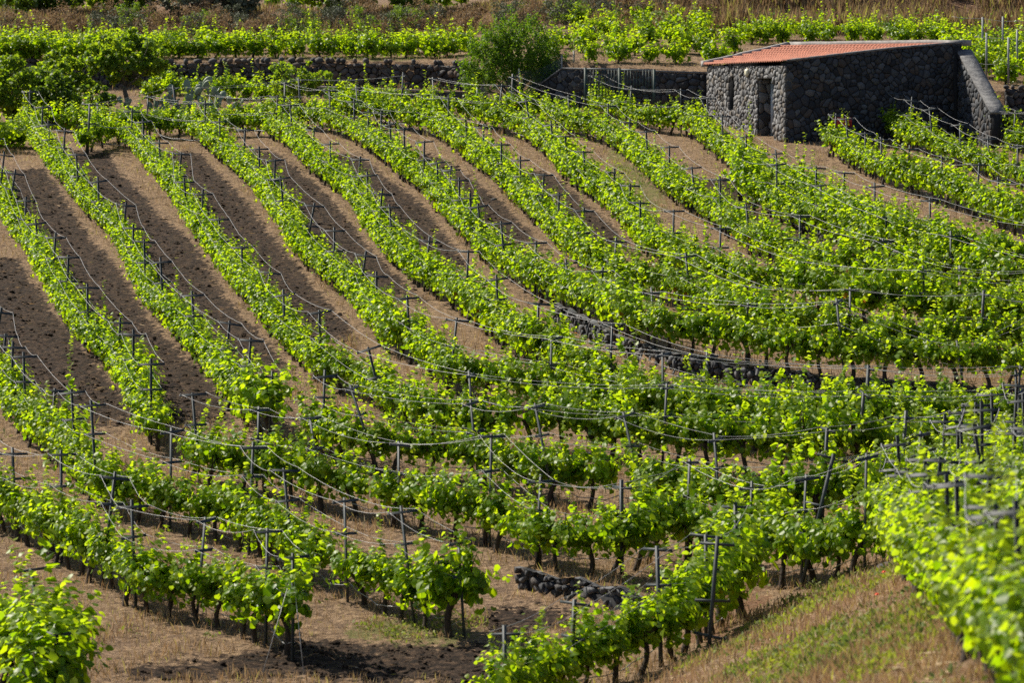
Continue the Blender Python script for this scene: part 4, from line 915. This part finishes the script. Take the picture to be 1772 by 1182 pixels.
tree('broadleaf_bush', 112, 159.5, 2.35, (1.4, 1.1, 1.0), 'mid green spreading bush with light leaves behind the dark bushes', 'bush', leafm='tree_leaf', ncl=85, per=65, size=.12, tr=.05, clear=.1, clr=.34, shape=LEAF4)
tree('dark_bush', 165, 157.2, 1.25, (.85, .8, .6), 'small dark low bush at the foot of the forked tree', 'bush', leafm='dark_leaf', ncl=40, per=60, size=.11, tr=.04, clear=.08, clr=.4, shape=LEAF4)
# prickly pears
PAD = MB(); u_ = np.linspace(-1, 1, 8); V = []
for ti in u_:
    r_ = math.sqrt(max(0.02, 1 - ti * ti)) * (.86 + .14 * ti)
    for a_ in np.arange(10) * 2 * math.pi / 10: V.append((math.cos(a_) * .125 * r_, math.sin(a_) * .028 * (r_ ** .5), .19 + ti * .19))
F = [[i * 10 + j, i * 10 + (j + 1) % 10, (i + 1) * 10 + (j + 1) % 10, (i + 1) * 10 + j] for i in range(7) for j in range(10)]
PAD.add(V, [np.array(F), np.arange(10)[::-1], 70 + np.arange(10)]); PADM = PAD.mesh('pad', M['cactus'], True)
for px, d, n_, hh, lb in [(236, 157.5, 6, .8, 'small prickly pear at the foot of the forked tree trunk'), (277, 157.8, 10, 1.0, 'prickly pear cluster left of the tallest pads'), (318, 158.2, 13, 1.35, 'tall broad prickly pear with upright oval pads'), (366, 158.0, 10, 1.3, 'prickly pear with the single highest grey green pad'), (394, 157.5, 8, .95, 'rightmost prickly pear beside a pale twig heap')]:
    x = at(px, 150, d)[0]; e = empty('prickly_pear', (x, d, float(H(x, d)))); tag(e, lb, 'cactus', 'prickly pears behind the top of the rows')
    tips = [(np.array([rnd(1)[0] * .3, rnd(1)[0] * .2, -.05]), rnd(1)[0] * .3) for _ in range(4)]
    for k in range(n_ + 12):
        b0, l0 = tips[rng.integers(len(tips))] if k > 3 else tips[k]
        ly = l0 + rng.normal(0, .35); ly = max(-.9, min(.9, ly)); sc_ = rng.uniform(.72, 1.02) * hh
        o = mobj('pad', PADM, e, b0); o.rotation_euler = (rng.normal(0, .25), ly, rng.normal(0, .7)); o.scale = (sc_, sc_, sc_)
        tipp = b0 + np.array([math.sin(ly) * .36 * sc_, 0, math.cos(ly) * .36 * sc_])
        if tipp[2] < .85 * hh: tips.append((tipp, ly))
g_ = ground(432, 196); mb = MB()
for k in range(60):
    c_ = g_ + np.array([rng.normal(0, .35), rng.normal(0, .3), rng.uniform(.02, .30)]); dv = np.array([rnd(1)[0], rnd(1)[0], rnd(1)[0] * .5]) * rng.uniform(.2, .5)
    mb.tube(np.stack([c_ - dv, c_ + rng.normal(0, .05, 3), c_ + dv]), [.012, .010, .006], 4)
tag(mb.build('twig_heap', M['limb']), 'heap of pale cut twigs beside the rightmost prickly pear', 'twig heap')
# free standing bush vines of the upper terraces
BV = []
for i in range(10):
    V, F, T = vine_leaves(L_=.75, nsh=int(rng.integers(24, 30)), zc=.28, up=.80, wid=.42, gap=.05, size=.105, shape=LEAF4, tall=1)
    mb = MB(); vine_trunk(mb, .3, .6, 5); tv = np.concatenate(mb.v); tf = np.concatenate([f for f in mb.f if f.shape[1] == 4])
    BV.append(mesh_np('bush_vine', np.concatenate([V, tv]), [F, tf + len(V)], [M['vine_leaf'], M['bark']], np.concatenate([T, np.zeros((len(tv), 3))]), np.concatenate([np.zeros(len(F)), np.ones(len(tf))])))
nb = 0
def bushvine(x, y, s, label, group):
    global nb
    px, py, f = project(x, y, float(H(x, y)) + .5)
    if not (-30 < px < 1800 and py > -25): return
    o = mobj('bush_vine', BV[rng.integers(len(BV))], None, (x, y, float(H(x, y)))); o.rotation_euler = (0, 0, rng.uniform(0, 6.28)); o.scale = (s * rng.uniform(.9, 1.15), s * rng.uniform(.9, 1.15), s * rng.uniform(.9, 1.15))
    tag(o, label, 'bush vine', group); nb += 1
for y in (169.6, 171.7):
    for x in np.arange(-23, -1.2, .76): bushvine(x + rng.normal(0, .15), y + rng.normal(0, .25), 1.05, 'bright green bushy vine on the terrace above the long rubble wall', 'bush vines above the long rubble wall')
for y, x0 in ((161.9, 2.9), (164.6, 1.6), (167.5, 2.0), (171, 2.9), (174.0, 2.9)):
    for x in np.arange(x0, 8.6, 1.15): bushvine(x + rng.normal(0, .18), y + rng.normal(0, .3), 1.05, 'loose green bushy vine on bare soil above the railing wall', 'bush vines above the railing wall')
for y in (168.6, 170.4):
    for x in np.arange(9.2, 17.2, .85): bushvine(x + rng.normal(0, .12), y + rng.normal(0, .2), .95, 'green bushy vine in the line just behind the hut roof', 'bush vines behind the hut')
for y in (155.2, 157.6, 160, 162.5, 165, 167.5):
    for x in np.arange(17.2 if y > 156 else 18.1, 22.4, 1.0): bushvine(x + rng.normal(0, .12), y + rng.normal(0, .2), 1.15, 'green vine beside pale stakes right of the hut', 'vines right of the hut')
for px, py in [(300, 152), (332, 157), (372, 160), (400, 158), (428, 160), (455, 166), (482, 162), (508, 166), (585, 176), (612, 180), (640, 178), (668, 182), (700, 182), (745, 180)]:
    g_ = ground(px, py + 12); bushvine(g_[0], g_[1], 1.0, 'bright bushy vine between the prickly pears and the rubble wall', 'bush vines below the rubble wall')
for x_, y_ in [(4, 238), (24, 240), (-12, 246), (4, 128), (30, 122), (58, 130), (88, 120), (118, 126), (146, 124), (172, 132), (262, 128), (285, 140), (262, 160), (70, 205), (112, 212), (146, 214), (176, 208), (120, 196)]:
    g_ = ground(x_, y_ + 16); bushvine(g_[0], g_[1], 1.12, 'bright leafy vine filling the gaps among the left trees', 'vines among the left trees')
for px, py, d in [(10, 60, 187), (32, 45, 188), (60, 55, 187), (128, 55, 187), (160, 40, 188), (185, 55, 187), (470, 30, 189), (510, 40, 188), (740, 20, 190), (770, 15, 190), (800, 18, 190)]:
    x = at(px, py, d)[0]; bushvine(x, d, 1.0, 'bright bushy vine on the topmost terrace behind the dry shrubs', 'bush vines of the topmost terrace')
print('bush vines', nb)
# pale stakes right of the hut
for px, y in [(1707, 156.3), (1745, 155.0), (1760, 159), (1700, 163), (1735, 164)]:
    x = at(px, 100, y)[0]; z = float(H(x, y)); mb = MB(); angle_bar(mb, (x, y, z - .2), (x, y, z + 1.75), .07, .02)
    tag(mb.build('vine_stake', M['rail']), 'pale grey stake among the vines right of the hut', 'stake', 'stakes right of the hut')
for y in (155.6, 163.5):
    for h_ in (.7, 1.65):
        P = [(x, y + .1 * math.sin(x), float(H(x, y)) + h_ - .05 * math.sin(x * 2.1) ** 2) for x in np.arange(16.8, 23, .4)]
        mb = MB(); mb.tube(P, .007, 4); tag(mb.build('trellis_wire', M['wire']), 'thin pale wire between the grey stakes right of the hut', 'wire', 'wires right of the hut')
# dry shrubs on the bank at the top left and middle
k = 0
for x in np.concatenate([np.arange(-23.5, 0.5, .95), np.arange(.8, 8.6, .85)]):
    for row, yb in ((0, 178.6), (1, 180.6), (2, 176.6)):
        if row and rng.random() < .35: continue
        if x > 0: yb -= 1.6
        y = yb + rng.normal(0, .5); xx = x + rng.normal(0, .2); s = rng.uniform(.8, 1.5)
        ty = rng.choice(['dry_leaf', 'grey_leaf', 'dark_leaf'], p=[.5, .33, .17] if x < 0 else [.35, .5, .15])
        lb = {'dry_leaf': 'brown dry rounded shrub on the bank under the top trees', 'grey_leaf': 'grey green wiry shrub on the bank under the top trees', 'dark_leaf': 'dark low shrub on the bank under the top trees'}[ty]
        tree('bank_shrub', 0, 0, s, (.75 * s ** .3, .7, s * .5), lb, 'shrub', lb.split(' on ')[0] + 's of the bank', ty, 26, 55, .085, .03, .05, .55, LEAFN, xy=(xx, y))
# tall dry grass of the right bank
n_ = 90000; x = rng.uniform(-25, 25, n_); y = rng.uniform(172.5, 186, n_); d_ = vnoise(x * .8, y * .8, 51); keep = (d_ > .30) & ((x > 3) | (y > 177)); x, y = x[keep], y[keep]; n_ = len(x)
V_, F_, k_ = leaves(np.stack([x, y, H(x, y)], 1), np.stack([rnd(n_), rnd(n_), rnd(n_) * .2], 1), np.stack([rnd(n_) * .35, rnd(n_) * .35, np.ones(n_)], 1), rng.uniform(.35, .95, n_) * (.5 + vnoise(x / 1.3, y / 1.3, 52)) * np.where(x < 3, .45, 1), dict(V=BLADE['V'] * [1.0, 1, 1], F=BLADE['F']))
T_ = np.stack([rng.uniform(0, 1, n_), (rng.uniform(0, 1, n_) > .8) * .6, np.zeros(n_)], 1)
tag(mobj('tall_dry_grass', mesh_np('tall_dry_grass', V_, [F_], M['dry_leaf'], np.repeat(T_, k_, 0))), 'tall brown dry grass covering the bank above the hut', 'dry grass', None, 'stuff')
# trees along the top edge
for px, d, h, cr, lb, lm in [(80, 184.5, 2.2, (1.9, 1.6, 1.2), 'dark leafy tree behind the bright vines at the top left', 'dark_leaf'), (212, 184, 2.3, (1.5, 1.4, 1.1), 'open tree with thin trunk left of the spreading grey tree', 'tree_leaf'), (345, 183, 2.3, (3.0, 2.0, 1.2), 'wide grey green tree with low spreading dark limbs at the top', 'grey_leaf'), (583, 184.5, 2.3, (1.8, 1.5, 1.15), 'light leafed tree left of the black forked trunk', 'tree_leaf'), (700, 184.0, 2.6, (2.4, 1.8, 1.15), 'tree with thick black forked trunk at the top edge', 'tree_leaf'), (850, 190, 3.0, (1.5, 1.5, 1.2), 'small tree with thin trunk right of the black forked one', 'tree_leaf'), (1010, 184, 1.8, (2.2, 1.5, .9), 'low dark spreading tree above the big shrub', 'dark_leaf')]:
    tree('orchard_tree', px, d, h, cr, lb, 'tree', 'trees along the top edge', lm, 110, 75, .13, .15 if px in (345, 700, 1010) else .08, {80: .02, 212: .1, 345: .03, 583: .05, 700: .16, 850: .2, 1010: .04}[px], .36, LEAF4, sparse=2)
# poppies on the near slope
for px, py in [(1541, 968), (1528, 1011), (1516, 1051), (1412, 800), (1500, 935)]:
    g_ = ground(px, py); 
    if px in (1412, 1500): continue
    e = empty('poppy', tuple(g_)); tag(e, {968: 'red poppy beside the dark rock on the near slope', 1011: 'red poppy midway down the grassy slope', 1051: 'red poppy lowest on the grassy slope'}[py], 'poppy', 'poppies on the near slope')
    mb = MB(); mb.tube([(0, 0, -.02), (.01, 0, .12), (.015, .01, .22)], .004, 4); mb.build('stem', M['cactus'], e)
    q = np.arange(4) * math.pi / 2; V, F, kk = leaves(np.tile([.015, .01, .22], (4, 1)), np.stack([np.cos(q) * .6, np.sin(q) * .6, np.ones(4)], 1), np.stack([np.cos(q), np.sin(q), .5 * np.ones(4)], 1), np.full(4, .055), LEAF5)
    mobj('flower', mesh_np('flower', V, [F], M['petal']), e)
# loose stones
for px, py, s, lb in [(1535, 985, .24, 'dark rock half buried at the top of the grassy slope'), (855, 346, .13, 'small dark stone on the ground beside a vine row'), (667, 575, .18, 'dark stone at the foot of a vine in the middle'), (1478, 990, .2, 'dark stone under the vines above the grassy slope')]:
    g_ = ground(px, py); mb = MB(); mb.add(ico * rng.uniform(.75, 1.2, (12, 1)) * np.array([s, s * .8, s * .55]) + g_ + [0, 0, s * .1], [icf], .3)
    tag(mb.build('rock', M['slab']), lb, 'rock')
